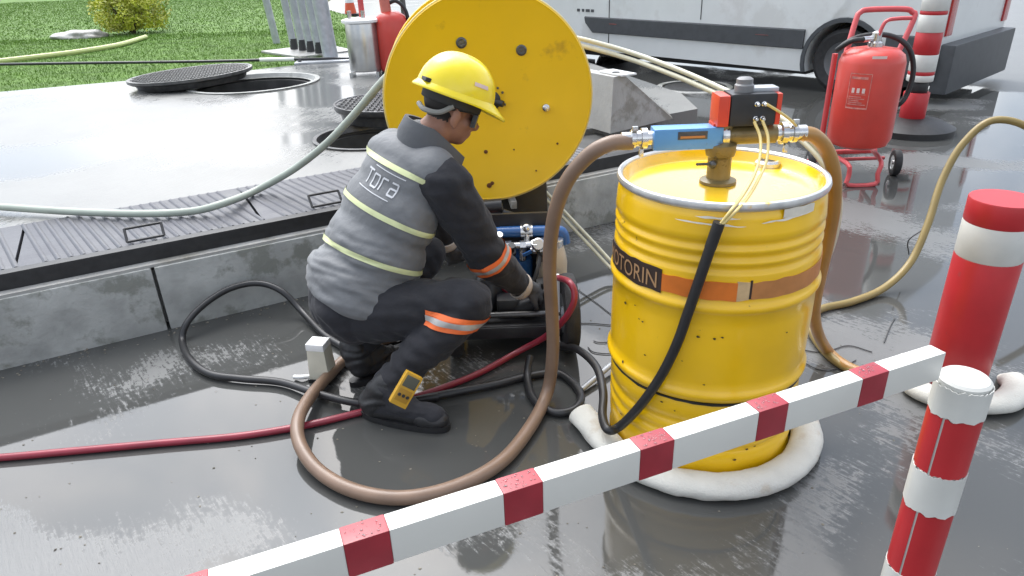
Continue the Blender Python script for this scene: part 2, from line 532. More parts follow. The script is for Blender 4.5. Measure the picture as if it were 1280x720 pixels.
obj('cover_disc', w, M_iron, t); w = MB(); w.lathe([(0.37, 0.001), (0.37, .006), (0.43, .006), (0.44, -.002)], mhc, n=40, caps=False); obj('frame_ring', w, M_conc, t)

# wedge shaped concrete block on the end of the island
t = thing('concrete_ramp_block', 'wedge shaped pale concrete block with a metal plate on top', 'concrete block', V((0.7, 4.65, S)))
w = MB()
a, b = V((0.70, 4.65, S)), V((1.21, 5.04, S)); d = V((-0.42, 0.75, 0))
up = V((0, 0, 0.36))
tl, tr_ = a + V((0.02, .05, 0)) + up, a + V((0.10, .10, 0)) + up
vs = [a, b, b + d, a + d, tl, tr_, b + V((-.02, .02, .03)), b + d * .8 + V((-.03, 0, .03)), tr_ + d * .8, tl + d * .8]
w._add(vs, [(3, 2, 1, 0), (0, 1, 6, 5, 4), (4, 5, 8, 9), (5, 6, 7, 8), (1, 2, 7, 6), (2, 3, 9, 8, 7), (3, 0, 4, 9)])
obj('block', w, M_pale, t, sharp=15)
w = MB(); w.box(tl + V((.045, .13, .008)), (.12, .26, .012), KROT, bev=.003); pl = obj('top_plate', w, mat('white paint', (.75, .76, .75), .35, var=.06, vscale=10), t)
w = MB(); w.lathe([(.028, 0), (.028, .006), (.0001, .006)], tl + V((.03, .10, .012)), n=16); obj('plate_hole', w, M_rub, pl)

# lawn, bush, rock
lawn = [(-2.34, 8.95), (-2.95, 8.52), (-4.2, 8.02), (-4.62, 7.85), (-12, 4.72), (-60, -15), (-70, 90), (-16, 90), (-7.2, 26), (-3.15, 16.4), (-2.03, 10.12), (-2.45, 10.77)]
w = MB(); w.prism(lawn, -0.02, S - 0.012); tag(obj('lawn', w, M_soil, sharp=20), 'bright green lawn beyond the concrete island', kind='structure')
rg = np.random.default_rng(5)
def inside(px, py, poly):
    c = np.zeros(px.shape, bool); n = len(poly)
    for i in range(n):
        x0, y0 = poly[i]; x1, y1 = poly[(i + 1) % n]
        if y0 == y1: continue
        k = ((y0 > py) != (y1 > py)) & (px < (x1 - x0) * (py - y0) / (y1 - y0) + x0)
        c ^= k
    return c
def grass(N, x0, x1, y0, y1, h, wd):
    gx = rg.uniform(x0, x1, N); gy = rg.uniform(y0, y1, N)
    k = inside(gx, gy, lawn); gx, gy = gx[k], gy[k]; n = len(gx)
    th = rg.uniform(0, 6.283, n); hh = h * rg.uniform(.5, 1.3, n); lean = rg.normal(0, .45, (n, 2)) * hh[:, None]
    z0 = S - 0.02
    A = np.stack([gx - np.cos(th) * wd, gy - np.sin(th) * wd, np.full(n, z0)], 1)
    B = np.stack([gx + np.cos(th) * wd, gy + np.sin(th) * wd, np.full(n, z0)], 1)
    C = np.stack([gx + lean[:, 0], gy + lean[:, 1], z0 + hh], 1)
    return np.stack([A, B, C], 1).reshape(-1, 3)
gv = np.concatenate([grass(150000, -13, -1.9, 4.5, 14, .032, .0045), grass(90000, -22, -2.5, 13, 34, .04, .011)])
me = bpy.data.meshes.new('grass'); n = len(gv)
me.from_pydata(gv.tolist(), [], np.arange(n).reshape(-1, 3).tolist())
M_grass = mat('grass blades', (0.10, 0.19, 0.026), 0.9, var=0.18, vscale=1.6, spec=0.1)
o = link_mesh('grass', me, M_grass, sharp=None); tag(o, 'short bright green grass of the lawn', 'grass', kind='stuff')

def bush(c, r, h, label):
    t = thing('bush', label, 'bush', c)
    w = MB()
    for i in range(9):
        a = i * 2.4; w.tube([c, c + V((math.cos(a) * r * .3, math.sin(a) * r * .3, h * .4)), c + V((math.cos(a) * r * .62, math.sin(a) * r * .62, h * .72))], [.03, .02, .008], 6, smooth=3)
    obj('stem', w, mat('bark', (.07, .05, .035), .8), t)
    rr = random.Random(9); vs = []; fs = []
    for i in range(9000):
        z = rr.random(); a = rr.uniform(0, 6.283); e = rr.random() ** .45
        lob = 1 + .16 * math.sin(a * 3 + 1) + .10 * math.sin(a * 7 + z * 9)
        rad = r * e * lob * math.sqrt(max(.03, 1 - (2 * z - .85) ** 2 / 1.6)); p = c + V((math.cos(a) * rad, math.sin(a) * rad, .08 + h * z * (.7 + .35 * noise.noise(V((a * .8, z * 3, 1))) + .25 * e * 0 + .2)))
        if noise.noise(p * 3.2) < -.22: continue
        d = V((rr.gauss(0, 1), rr.gauss(0, 1), rr.gauss(.4, .8))).normalized(); x = d.orthogonal().normalized(); l = rr.uniform(.035, .07)
        o_ = len(vs); vs += [p, p + d * l * .5 + x * l * .28, p + d * l, p + d * l * .5 - x * l * .28]; fs.append((o_, o_ + 1, o_ + 2, o_ + 3))
    w = MB(); w._add(vs, fs); tag(obj('foliage', w, mat('yellow green leaves', (.36, .38, .03), .5, var=.5, vscale=4), t, sharp=None), kind='stuff')
bush(V((-7.2, 14.5, S - .02)), .66, .85, 'low rounded bush with yellow-green leaves on the lawn')
me = bpy.data.meshes.new('rock'); bm = bmesh.new(); bmesh.ops.create_icosphere(bm, subdivisions=4, radius=1)
for v in bm.verts:
    v.co = V((v.co.x * .55, v.co.y * .26, max(-.05, v.co.z * .13))) * (1 + .25 * noise.noise(v.co * 1.7)) + V((-7.95, 14.0, S))
bm.to_mesh(me); bm.free()
tag(link_mesh('rock', me, M_pale), 'flat pale rock on the lawn left of the bush', 'rock')

# grit, silt and leaf scraps washed along the kerb and over the ground
rr = random.Random(21); w = MB()
for i in range(620):
    if i < 300:
        k = rr.uniform(-1.6, 2.9); p = kq(k, -abs(rr.gauss(0, .05)) - .004, 0)
    else:
        p = V((rr.uniform(-1.9, 1.5), rr.uniform(1.2, 3.2), 0))
        if (p - K0).dot(Q) > -.02: continue
    q = rr.uniform(.0015, .006) * (1.4 if i < 300 else 1); a = rr.uniform(0, 6.28)
    e = [p + V((q * rr.uniform(.6, 1.2) * math.cos(a + t), q * rr.uniform(.4, 1.1) * math.sin(a + t), .001)) for t in (0, 1.6, 3.1, 4.6)]
    w._add(e + [p + V((0, 0, q * rr.uniform(.25, .9)))], [(0, 1, 4), (1, 2, 4), (2, 3, 4), (3, 0, 4)])
tag(obj('grit', w, mat('washed grit', (.16, .145, .115), .8, var=.5, vscale=40)), 'scattered grit and leaf scraps on the wet ground', 'grit', kind='stuff')
# ------------------------------------------------------------------ pipes, cones, bollards
def vent(x, y, r, hgt, label, group=None, lean=0.0):
    t = thing('vent_pipe', label, 'pipe', V((x, y, S)), group)
    w = MB(); w.cyl((x, y, S), (x + lean, y, S + hgt), r, n=20); obj('pipe', w, M_galv, t)
    w = MB(); w.lathe([(r * 1.06, 0), (r * 1.06, .16), (r * 1.0, .162)], (x, y, S + .006), n=20, caps=False); obj('foot_sleeve', w, mat('dark bitumen', (.03, .03, .032), .5), t)
    w = MB(); w.lathe([(r * 1.5, 0), (r * 1.5, .02), (r, .03)], (x, y, S - .002), n=20); obj('collar', w, M_pale, t)
GP = 'slender vent pipes in a row'
for x, y, which in ((-2.93, 10.30, 'leftmost of the four slender grey vent pipes in the close row'), (-2.76, 10.10, 'second from left of the four slender grey vent pipes'), (-2.60, 9.90, 'third from left of the four slender grey vent pipes'), (-2.44, 9.70, 'rightmost of the four slender vent pipes, next to the thick post')):
    vent(x, y, .05, 2.6, which, GP, -.12)
t = thing('steel_post', 'thick grey steel post on a base plate, right end of the pipe row', 'post', V((-2.2, 9.3, S)))
w = MB(); w.cyl((-2.2, 9.3, S), (-2.34, 9.3, S + 2.6), .095, n=24); obj('post', w, M_galv, t)
w = MB(); w.box((-2.14, 9.05, S + .012), (.85, .42, .024), Matrix.Rotation(R(8), 3, 'Z'), bev=.005); bp = obj('base_plate', w, M_galv, t)
w = MB()
for i in (-1, 1):
    for j in (-1, 1): w.lathe([(.02, 0), (.02, .02), (.0001, .022)], (-2.14 + i * .35, 9.05 + j * .15, S + .024), n=8)
tag(obj('bolts', w, M_iron, bp), kind='stuff')
t = thing('pipe_rail', 'grey tubular rail post standing alone on the grass, far left of the pipes', 'rail', V((-3.56, 11.6, S)))
w = MB(); w.cyl((-3.56, 11.6, S - .02), (-3.72, 11.6, S + 1.9), .055, n=16); obj('post', w, M_galv, t)
w = MB(); w.cyl((-3.66, 11.62, S + .80), (-2.62, 10.35, S + .80), .035, n=12); obj('crossbar', w, M_galv, t)
w = MB(); w.box((-2.75, 10.15, S + .004), (1.15, .75, .03), Matrix.Rotation(R(-48), 3, 'Z'), bev=.01); tag(obj('concrete_plinth', w, M_pale), 'pale concrete footing under the row of vent pipes', 'footing')

M_cone = mat('orange plastic', (.72, .10, .03), .45, var=.08, vscale=6)
M_white = MATS['white paint']
M_wplast = mat('white reflective', (.78, .78, .76), .4, var=.06, vscale=12)
def cone(x, y, h, label):
    t = thing('traffic_cone', label, 'traffic cone', V((x, y, 0)))
    w = MB(); w.box((x, y, .03), (h * .55, h * .55, .05), bev=.015); obj('base', w, M_rub, t)
    rf = lambda z: h * (.19 - .15 * z)
    w = MB(); w.lathe([(rf(0), .05), (rf(1), h), (rf(1) * .6, h + .01)], (x, y, 0), n=24, caps=True); bd = obj('cone_body', w, M_cone, t)
    for a, b in ((.34, .52), (.72, .86)):
        w = MB(); w.lathe([(rf(a) + .004, .05 + (h - .05) * a), (rf(b) + .004, .05 + (h - .05) * b)], (x, y, 0), n=24, caps=False); obj('white_band', w, M_wplast, bd)
cone(-4.62, 22.9, .95, 'orange and white traffic cone in the distance beside the lawn')

M_red = mat('red extinguisher paint', (.56, .05, .035), .36, var=.10, vscale=5, coat=.15, dirt=(.3, .03, .02), dscale=9, damt=.3)
M_rpipe = mat('red tube paint', (.55, .08, .085), .4, var=.1, vscale=9)
M_chrome = mat('bright steel', (.62, .62, .62), .22, .9, var=.15, vscale=20, rvar=.08)
M_stain = mat('stainless steel', (.50, .50, .49), .28, .85, var=.12, vscale=9)
M_tyre = mat('tyre rubber', (.02, .02, .021), .62, var=.3, vscale=25, bump=.3, bscale=60)

def wheel(c, ax, r, wd, parent, rim_m=None, hub=.55):
    c = V(c); ax = V(ax).normalized()
    w = MB(); w.lathe([(r * hub, -wd * .42), (r * .86, -wd * .5), (r * .97, -wd * .4), (r, -wd * .2), (r, wd * .2), (r * .97, wd * .4), (r * .86, wd * .5), (r * hub, wd * .42)], c, ax, n=36, caps=False)
    ty = obj('wheel', w, M_tyre, parent)
    w = MB(); w.lathe([(r * hub * 1.01, -wd * .42), (r * hub * .8, -wd * .3), (r * .16, -wd * .32), (r * .16, -wd * .5), (.0001, -wd * .5)], c, ax, n=28, caps=False)
    w.lathe([(r * hub * 1.01, wd * .42), (r * hub * .8, wd * .3), (r * .16, wd * .32), (r * .16, wd * .5), (.0001, wd * .5)], c, ax, n=28, caps=False)
    obj('rim', w, rim_m or M_chrome, ty)
    return ty

# big wheeled extinguisher at the right
def extinguisher(c, label, r=.198, z0=.215, z1=.86):
    t = thing('wheeled_extinguisher', label, 'fire extinguisher', c)
    w = MB(); H = z1 - z0
    w.lathe([(.001, 0), (r * .6, .005), (r * .9, .03), (r, .075), (r, H - .09), (r * .93, H - .045), (r * .72, H - .012), (r * .35, H), (.001, H + .004)], c + V((0, 0, z0)), n=48, caps=False)
    cyl = obj('cylinder', w, M_red, t)
    w = MB(); w.lathe([(.045, 0), (.045, .03), (.03, .04), (.03, .09), (.012, .1)], c + V((0, 0, z1 - .005)), n=20); nk = obj('valve', w, M_chrome, t)
    w = MB(); w.tube([c + V((0, -.02, z1 + .07)), c + V((.03, -.02, z1 + .15)), c + V((.10, -.02, z1 + .165)), c + V((.19, -.02, z1 + .165))], .012, 8, smooth=5); obj('lever', w, M_rpipe, nk)
    w = MB(); w.cyl(c + V((-.02, 0, z1 + .05)), c + V((-.10, -.03, z1 + .05)), .018, n=12); obj('hose_joint', w, M_chrome, nk)
    # handle frame
    y = .17
    w = MB()
    top = [c + V((-.10, y, .78)), c + V((-.03, y + .08, 1.0)), c + V((.0, y + .1, 1.045)), c + V((.06, y + .105, 1.06)), c + V((.29, y + .105, 1.055)), c + V((.345, y + .1, 1.035)), c + V((.355, y + .08, .99)), c + V((.22, y, .70))]
    w.tube(top, .018, 10, smooth=4)
    for sx in (-.16, .20): w.tube([c + V((sx, y + .02, .80)), c + V((sx, y + .02, .13))], .018, 10, smooth=0)
    w.tube([c + V((-.20, y + .02, .13)), c + V((.24, y + .02, .13))], .018, 10, smooth=0)
    obj('handle_frame', w, M_rpipe, t)
    w = MB(); w.tube([c + V((-.16, y - .02, .16)), c + V((-.13, -.17, .15)), c + V((-.12, -.20, .08)), c + V((-.12, -.21, .015)), c + V((.06, -.21, .015)), c + V((.07, -.20, .08)), c + V((.10, -.16, .15)), c + V((.18, y - .02, .16))], .015, 8, smooth=3); obj('foot_frame', w, M_rpipe, t)
    w = MB(); w.cyl(c + V((-.27, .12, .095)), c + V((.27, .12, .095)), .012, n=10); ax = obj('axle', w, M_rpipe, t)
    wheel(c + V((.30, .02, .088)), (1, -.25, 0), .088, .05, t)
    wheel(c + V((-.255, .10, .088)), (1, -.25, 0), .088, .05, t)
    w = MB(); w.tube([c + V((-.10, -.03, z1 + .05)), c + V((-.17, -.02, z1 + .04)), c + V((-.20, .08, z1 - .02)), c + V((-.05, .16, z1 + .04)), c + V((.12, .12, z1 + .055)), c + V((.24, .06, z1 - .01)), c + V((.30, .04, z1 - .15)), c + V((.29, .03, z1 - .30)), c + V((.24, .03, z1 - .38)), c + V((.20, .12, z1 - .36))], .017, 10, smooth=6)
    obj('hose', w, M_rub, t)
    return t, cyl
EC = V((2.372, 4.62, 0))
et, ecyl = extinguisher(EC, 'large red wheeled fire extinguisher with tubular handle on the right')
# label print, flat on the cylinder
def on_cyl(c, r, a, z): return c + V((r * math.cos(R(a)), r * math.sin(R(a)), z))
M_lab = mat('faded label print', (.55, .20, .17), .5, var=.35, vscale=40)
M_labw = mat('label white print', (.68, .52, .48), .5)
w = MB()
def cyl_patch(w, c, r, a0, a1, z0, z1, n=6, mi=0):
    for i in range(n):
        b0, b1 = a0 + (a1 - a0) * i / n, a0 + (a1 - a0) * (i + 1) / n
        w.quad(on_cyl(c, r, b0, z0), on_cyl(c, r, b1, z0), on_cyl(c, r, b1, z1), on_cyl(c, r, b0, z1), mi)
cyl_patch(w, EC, .1995, -150, -112, .50, .51); cyl_patch(w, EC, .1995, -150, -112, .715, .72)
for a in (-150, -113): cyl_patch(w, EC, .1995, a, a + 1.2, .51, .715, 1)
for i in range(5): cyl_patch(w, EC, .1996, -147, -116 - (i * 7 % 5) * 3, .525 + i * .012, .531 + i * .012)
cyl_patch(w, EC, .1996, -146, -118, .685, .70)
for i in range(3): cyl_patch(w, EC, .1998, -143 + i * 9, -138 + i * 9, .60, .63, 2, 1)
for i in range(3): cyl_patch(w, EC, .1998, -144 + i * 9, -136 + i * 9, .59, .594, 2)
obj('label', w, [M_lab, M_labw], ecyl, sharp=None)
w = MB(); cyl_patch(w, EC, .187, -118, -92, .808, .825, 4); obj('white_sticker', w, M_labw, ecyl, sharp=None)

# stainless one with a red bottle behind, far left of the reel
c = V((-1.47, 7.75, S))
t = thing('foam_unit', 'stainless steel tank with white lid left of the yellow reel', 'tank', c)
w = MB(); w.lathe([(.001, .05), (.165, .05), (.17, .07), (.17, .52), (.165, .535)], c, n=32); obj('tank', w, M_stain, t)
w = MB(); w.lathe([(.2, .535), (.2, .56), (.15, .575), (.06, .58), (.001, .585)], c, n=32); ld = obj('lid', w, M_wplast, t)
for dx in (-.1, .04):
    w = MB(); w.cyl(c + V((dx, -.06, .575)), c + V((dx, -.06, .65)), .022, n=10); obj('lid_knob', w, M_chrome, ld)
w = MB(); w.cyl(c + V((0.02, 0, .58)), c + V((0.02, 0, .82)), .03, n=12); w.cyl(c + V((.1, 0, .82)), c + V((-.48, -.05, .84)), .016, n=10); obj('lever', w, M_rpipe, t)
for dx in (-.14, .14):
    w = MB(); w.box(c + V((dx, -.06, .025)), (.03, .2, .05)); obj('foot', w, M_stain, t)
c = V((-1.16, 7.78, S))
t = thing('fire_extinguisher', 'red fire extinguisher partly hidden by the left edge of the yellow disc', 'fire extinguisher', c)
w = MB(); w.lathe([(.001, .03), (.15, .035), (.165, .07), (.165, .53), (.15, .58), (.09, .62), (.04, .63)], c, n=32); obj('cylinder', w, M_red, t)
w = MB(); w.cyl(c + V((-.04, 0, .60)), c + V((-.05, 0, .78)), .055, n=16); w.cyl(c + V((-.05, 0, .78)), c + V((-.06, 0, 1.25)), .07, n=16); obj('neck', w, mat('salmon paint', (.55, .16, .12), .5, var=.1), t)
w = MB(); w.tube([c + V((-.02, 0, .7)), c + V((.08, 0, .72)), c + V((.17, 0, .60)), c + V((.19, 0, .3))], .02, 8); obj('hose', w, M_rub, t)
for dx in (-.11, .11):
    w = MB(); w.box(c + V((dx, 0, .02)), (.05, .22, .04)); obj('foot', w, M_rub, t)
t = thing('marker_post', 'thin dark grey post standing behind the red extinguisher', 'post', V((-1.75, 13.5, 0)))
w = MB(); w.cyl((-1.75, 13.5, 0), (-1.80, 13.5, 2.0), .05, n=12); obj('post', w, M_iron, t)
w = MB(); w.lathe([(.14, 0), (.14, .03), (.05, .05)], (-1.75, 13.5, .0), n=16); obj('foot', w, M_rub, t)

# striped bollard in front of the van
M_rtape = mat('red reflective tape', (.45, .02, .025), .4, var=.1, vscale=8, dirt=(.3, .05, .05), dscale=14, damt=.3)
M_wtape = mat('white reflective tape', (.58, .58, .54), .4, var=.08, vscale=9, dirt=(.3, .29, .26), dscale=16, damt=.30)
c = V((3.42, 5.84, 0))
t = thing('striped_bollard', 'slim red and white striped bollard on a black rubber base behind the extinguisher', 'bollard', c)
w = MB(); w.lathe([(.001, 0), (.34, 0), (.34, .05), (.24, .10), (.09, .125), (.001, .125)], c, n=40, caps=False); obj('base', w, M_rub, t)
bands = [(.10, .33, 'r'), (.33, .42, 'k'), (.42, .47, 'w'), (.47, .50, 'r'), (.50, .63, 'w'), (.63, .80, 'r'), (.80, .93, 'w'), (.93, .96, 'r'), (.96, 1.10, 'w'), (1.10, 1.2, 'r'), (1.2, 1.26, 'k'), (1.26, 1.55, 'w')]
for z0, z1, k in bands:
    w = MB(); r = {'r': .098, 'w': .1, 'k': .075}[k]; w.lathe([(r - .003, z0), (r, z0 + .004), (r, z1 - .004), (r - .003, z1)], c, n=28)
    obj({'r': 'red_band', 'w': 'white_band', 'k': 'neck'}[k], w, {'r': M_rtape, 'w': M_wtape, 'k': M_rub}[k], t)
# red bollard standing right of the drum, sock at its foot
c = V((1.60, 2.12, 0))
t = thing('striped_bollard', 'thick red bollard beyond the right end of the striped barrier beam', 'bollard', c)
for z0, z1, k in ((.0, .50, 'r'), (.50, .62, 'w'), (.62, .70, 'r')):
    w = MB(); w.lathe([(.098, z0), (.1, z0 + .004), (.1, z1 - .004), (.098, z1)], c, n=32); obj({'r': 'red_band', 'w': 'white_band'}[k], w, {'r': M_rtape, 'w': M_wtape}[k], t)
# near barrier post
c = V((0.822, 1.060, 0))
rp = .045
t = thing('barrier_post', 'round red and white post under the near right end of the barrier beam', 'post', c)
w = MB(); w.lathe([(rp - .001, 0.0), (rp - .001, .733), (rp - .006, .738), (.001, .739)], c, n=40, caps=False); obj('core', w, M_wtape, t)
def torn(c, r, z0, z1, a0, a1, seed, n=60):
    w = MB(); vs = []
    for i in range(n + 1):
        a = a0 + (a1 - a0) * i / n; d0 = .006 * noise.noise(V((a * .09, seed, 0))); d1 = .008 * noise.noise(V((a * .11, seed, 7)))
        for z in (z0 + d0, z1 + d1): vs += [on_cyl(c, r, a, z), on_cyl(c, r - .002, a, z)]
    fs = []
    for i in range(n):
        j = 4 * i; fs += [(j, j + 4, j + 6, j + 2), (j, j + 1, j + 5, j + 4), (j + 2, j + 6, j + 7, j + 3)]
    w._add(vs, fs); return w
for z0, z1 in ((.02, .18), (.27, .44), (.535, .665)):
    obj('red_tape', torn(c, rp + .001, z0, z1, -143, 212, z0), M_rtape, t)
for z0, z1 in ((.18, .27), (.44, .535), (.665, .728)):
    obj('white_tape', torn(c, rp + .0025, z0, z1, -180, 181, z0 + 3), M_wtape, t)
w = MB(); w.box(c + V((0, 0, .006)), (.26, .26, .012), bev=.004); obj('foot_plate', w, M_rub, t)

# barrier beam
M_bwhite = mat('beam white paint', (.64, .63, .58), .35, var=.05, vscale=6, dirt=(.42, .39, .32), dscale=17, damt=.30, coat=.2)
M_bred = mat('beam red paint', (.30, .018, .03), .4, var=.2, vscale=14, dirt=(.42, .10, .11), dscale=30, damt=.33, coat=.2)
B0 = V((0, .7386, .8)); BD = V((math.cos(.382), math.sin(.382), 0)); BN = V((-BD.y, BD.x, 0))
BA, BB = .0322, .0572
t = thing('barrier_beam', 'white square barrier beam with dark red bands crossing the foreground', 'barrier', B0 + V((0, 0, -BB)))
BROT = Matrix.Rotation(.382, 3, 'Z')
def seg(a, b, name, m, grow=0.0):
    w = MB(); w.box(B0 + BD * ((a + b) / 2) + BN * (BA / 2) + V((0, 0, -BB / 2)), (b - a, BA + grow, BB + grow), BROT, bev=.0035)
    return obj(name, w, m, t, sharp=60)
st, wd, sp = -.2409, .0593, .21706
x0 = st - 3 * sp; edges = []
end = .823
cur = st - 3 * sp + wd
seg(x0, x0 + wd, 'red_band', M_bred, .0012)
for k in range(-2, 5):
    a = st + k * sp
    seg(cur - .0005, a + .0005, 'white_section', M_bwhite); seg(a, a + wd, 'red_band', M_bred, .0012); cur = a + wd
seg(cur - .0005, end, 'white_section', M_bwhite)
# water beads on the top of the beam
w = MB(); rr = random.Random(3)
for i in range(260):
    k = rr.randint(-1, 4); s_ = st + k * sp + rr.uniform(.004, wd - .004)
    if rr.random() < .25: s_ = rr.uniform(-.4, end)
    p = B0 + BD * s_ + BN * rr.uniform(.003, BA - .003) + V((0, 0, .0008)); q = rr.uniform(.0006, .0019)
    w.lathe([(q, 0), (q * .8, q * .45), (q * .3, q * .65), (.00005, q * .7)], p, n=7, caps=False)
tag(obj('water_beads', w, mat('water', (.9, .92, .93), .03, trans=.95, spec=.5), t), kind='stuff')
# far post so that the beam is carried at both ends
c = B0 + BD * -.80 + BN * (BA / 2); c.z = 0
t = thing('barrier_post', 'round striped post under the far left end of the barrier beam', 'post', c)
for i, (z0, z1) in enumerate(((0, .2), (.2, .32), (.32, .52), (.52, .64), (.64, .742))):
    w = MB(); r = .03 - .0005 * (i % 2); w.lathe([(r, z0), (r, z1)], c, n=28); obj('white_band' if i % 2 else 'red_band', w, M_wtape if i % 2 else M_rtape, t)

# white absorbent sock at the foot of the red bollard
def sock(pts, label, name='absorbent_sock', r=.040):
    P = spline(pts, 10); N = len(P); w = MB(); n = 20; vs = []
    x = None
    for i, p in enumerate(P):
        d = (P[min(i + 1, N - 1)] - P[max(i - 1, 0)]).normalized(); x = V((d.y, -d.x, 0)).normalized(); up = V((0, 0, 1))
        e = min(i, N - 1 - i) / 5.0; k = min(1, .25 + .75 * e)
        pt_ = V((p.x, p.y, 0))
        for j in range(n):
            a = 2 * math.pi * j / n
            cr = noise.noise(V((i * .5, a * 1.3, 3))) * .03 + noise.noise(V((i * .14, a * 1.2, 9))) * .10
            q = r * (1 + cr) * (k if True else 1)
            vs.append(pt_ + x * (1.22 * q * math.cos(a)) + up * max(.004, r * .80 * k * 1.0 + q * .84 * math.sin(a)))
    fs = [(i * n + j, i * n + (j + 1) % n, (i + 1) * n + (j + 1) % n, (i + 1) * n + j) for i in range(N - 1) for j in range(n)] + [tuple(range(n)), tuple(range((N - 1) * n, N * n))]
    w._add(vs, fs)
    o = obj(name, w, mat('white absorbent cloth', (.54, .53, .48), .9, var=.06, vscale=14, bump=.2, bscale=160, dirt=(.48, .44, .37), dscale=8, damt=.36), sharp=75)
    return tag(o, label, 'absorbent sock')
a = math.pi
ring = [V((.61 + .345 * math.cos(R(q)), 1.924 + .345 * math.sin(R(q)), 0)) for q in range(-176, 55, 14)]
ring[0] = V((.235, 1.93, 0))
sock([V((.205, 1.99, 0))] + ring, 'white absorbent sock curled round the foot of the yellow drum')
sock([V((1.40, 2.10, 0)), V((1.44, 2.00, 0)), V((1.53, 1.945, 0)), V((1.66, 1.94, 0)), V((1.76, 2.02, 0)), V((1.78, 2.13, 0))], 'short white absorbent sock at the foot of the red bollard', r=.038)
# ------------------------------------------------------------------ white van
VO = V((3.56, 7.58, 0)); va = R(-48)
VD = V((math.cos(va), math.sin(va), 0)); VN = V((math.sin(va), -math.cos(va), 0))
if VN.dot(VO) > 0: VN = -VN
M_vpaint = mat('white van paint', (.66, .68, .665), .28, var=.04, vscale=3, coat=.4, dirt=(.60, .61, .59), dscale=1.6, damt=.42)
M_vplast = mat('grey bumper plastic', (.055, .06, .065), .5, var=.12, vscale=12)
M_glass = mat('dark glass', (.02, .025, .03), .06, coat=.5)
van = thing('panel_van', 'white panel van with dark rub strip parked behind the drum', 'van', VO)
def vp(u, v, z): return VO + VD * u + VN * v + V((0, 0, z - u * .012 * (0 if z < .05 else 1)))
def arch(cu, r, z0, n=12):
    a0 = math.asin((z0 - .33) / r)
    return [(cu + r * math.cos(a), .33 + r * math.sin(a)) for a in [a0 + (math.pi - 2 * a0) * i / n for i in range(n + 1)]]
zs = .20
out = [(.92, .30), (.92, 2.45), (.86, 2.58), (-3.63, 2.62), (-4.13, 2.5), (-4.98, 1.35), (-5.58, 1.12), (-5.73, .9), (-5.75, .34)]
fr = arch(-4.55, .40, zs)[::-1]; bk = arch(0, .40, zs)[::-1]
out += [(-5.33, .24)] + fr + bk + [(.6, .24)]
bm = bmesh.new()
vs = [bm.verts.new(vp(u, 0, z)) for u, z in out]
f = bm.faces.new(vs)
ex = bmesh.ops.extrude_face_region(bm, geom=[f])
for v in [e for e in ex['geom'] if isinstance(e, bmesh.types.BMVert)]: v.co += VN * -1.95
bm.normal_update()
es = [e for e in bm.edges if len(e.link_faces) == 2 and e.calc_face_angle(0) > .8 and min(v.co.z for v in e.verts) > .6]
bmesh.ops.bevel(bm, geom=es, offset=.06, segments=4, affect='EDGES', profile=.6)
bm.verts.index_update()
w = MB(); w._add([v.co.copy() for v in bm.verts], [[v.index for v in q.verts] for q in bm.faces]); bm.free()
obj('body', w, M_vpaint, van, sharp=35)
w = MB()
for a, b in ((-4.13, -.42), (.42, .8), (-5.5, -4.97)): w.box(vp((a + b) / 2, -.97, .24), (b - a, 1.7, .22), Matrix.Rotation(va, 3, 'Z'))
w.box(vp(-4.55, -.97, .5), (.86, 1.2, .5), Matrix.Rotation(va, 3, 'Z')); w.box(vp(0, -.97, .5), (.86, 1.2, .5), Matrix.Rotation(va, 3, 'Z'))
obj('underbody', w, M_rub, van)
# rub strip, rounded at its far end, with its small markers
def strip(a, b, z0, z1, th, name, m, par, rnd_=True):
    w = MB()
    o = [(a, z1), (a + .02, (z0 + z1) / 2 + .02), (a + .14, z0), (b, z0), (b, z1)] if rnd_ else [(a, z1), (a, z0), (b, z0), (b, z1)]
    n = len(o)
    vs = [vp(u, .002, z) for u, z in o] + [vp(u + (.01 if i < 3 and rnd_ else 0), th, z + (.012 if z == z0 else -.012 if z == z1 else 0)) for i, (u, z) in enumerate(o)]
    w._add(vs, [tuple(range(n, 2 * n))] + [(i, (i + 1) % n, n + (i + 1) % n, n + i) for i in range(n)])
    return obj(name, w, m, par, sharp=20)
rs_ = strip(-3.60, -.43, .43, .635, .028, 'rub_strip', M_vplast, van)
strip(-1.0, -.84, .54, .565, .033, 'side_marker', mat('dull red lens', (.22, .05, .04), .4), rs_, False)
strip(-3.14, -3.02, .545, .575, .033, 'side_marker', MATS['dull red lens'], rs_, False)
strip(.42, .90, .43, .635, .028, 'rear_rub_strip', M_vplast, van, False)
w = MB(); w.box(vp(-3.17, .001, 1.25), (.012, .006, 1.9), Matrix.Rotation(va, 3, 'Z')); w.box(vp(-1.75, .001, 1.45), (.010, .006, 1.55), Matrix.Rotation(va, 3, 'Z')); obj('door_seam', w, M_rub, van)
w = MB(); w.box(vp(-3.06, .02, .98), (.16, .05, .05), Matrix.Rotation(va, 3, 'Z'), bev=.015); obj('door_handle', w, M_vpaint, van)
w = MB()
for i, l in enumerate((.05, .04, .07, .05)): w.box(vp(-3.72 + i * .085, .003, .71), (l, .006, .035), Matrix.Rotation(va, 3, 'Z'))
obj('badge', w, M_vplast, van)
w = MB(); w._add([vp(-3.75, .004, 1.35), vp(-4.8, .004, 1.32), vp(-4.22, .004, 2.2), vp(-3.75, .004, 2.25)], [(0, 1, 2, 3)]); obj('side_window', w, M_glass, van)
w = MB(); w._add([vp(-5.0, -.15, 1.40), vp(-5.0, -1.8, 1.40), vp(-4.21, -1.75, 2.44), vp(-4.21, -.2, 2.44)], [(0, 1, 2, 3)])
for i, v in enumerate(w.v): w.v[i] = tuple(V(v) - VD * .012 + V((0, 0, .012)))
obj('windscreen', w, M_glass, van)
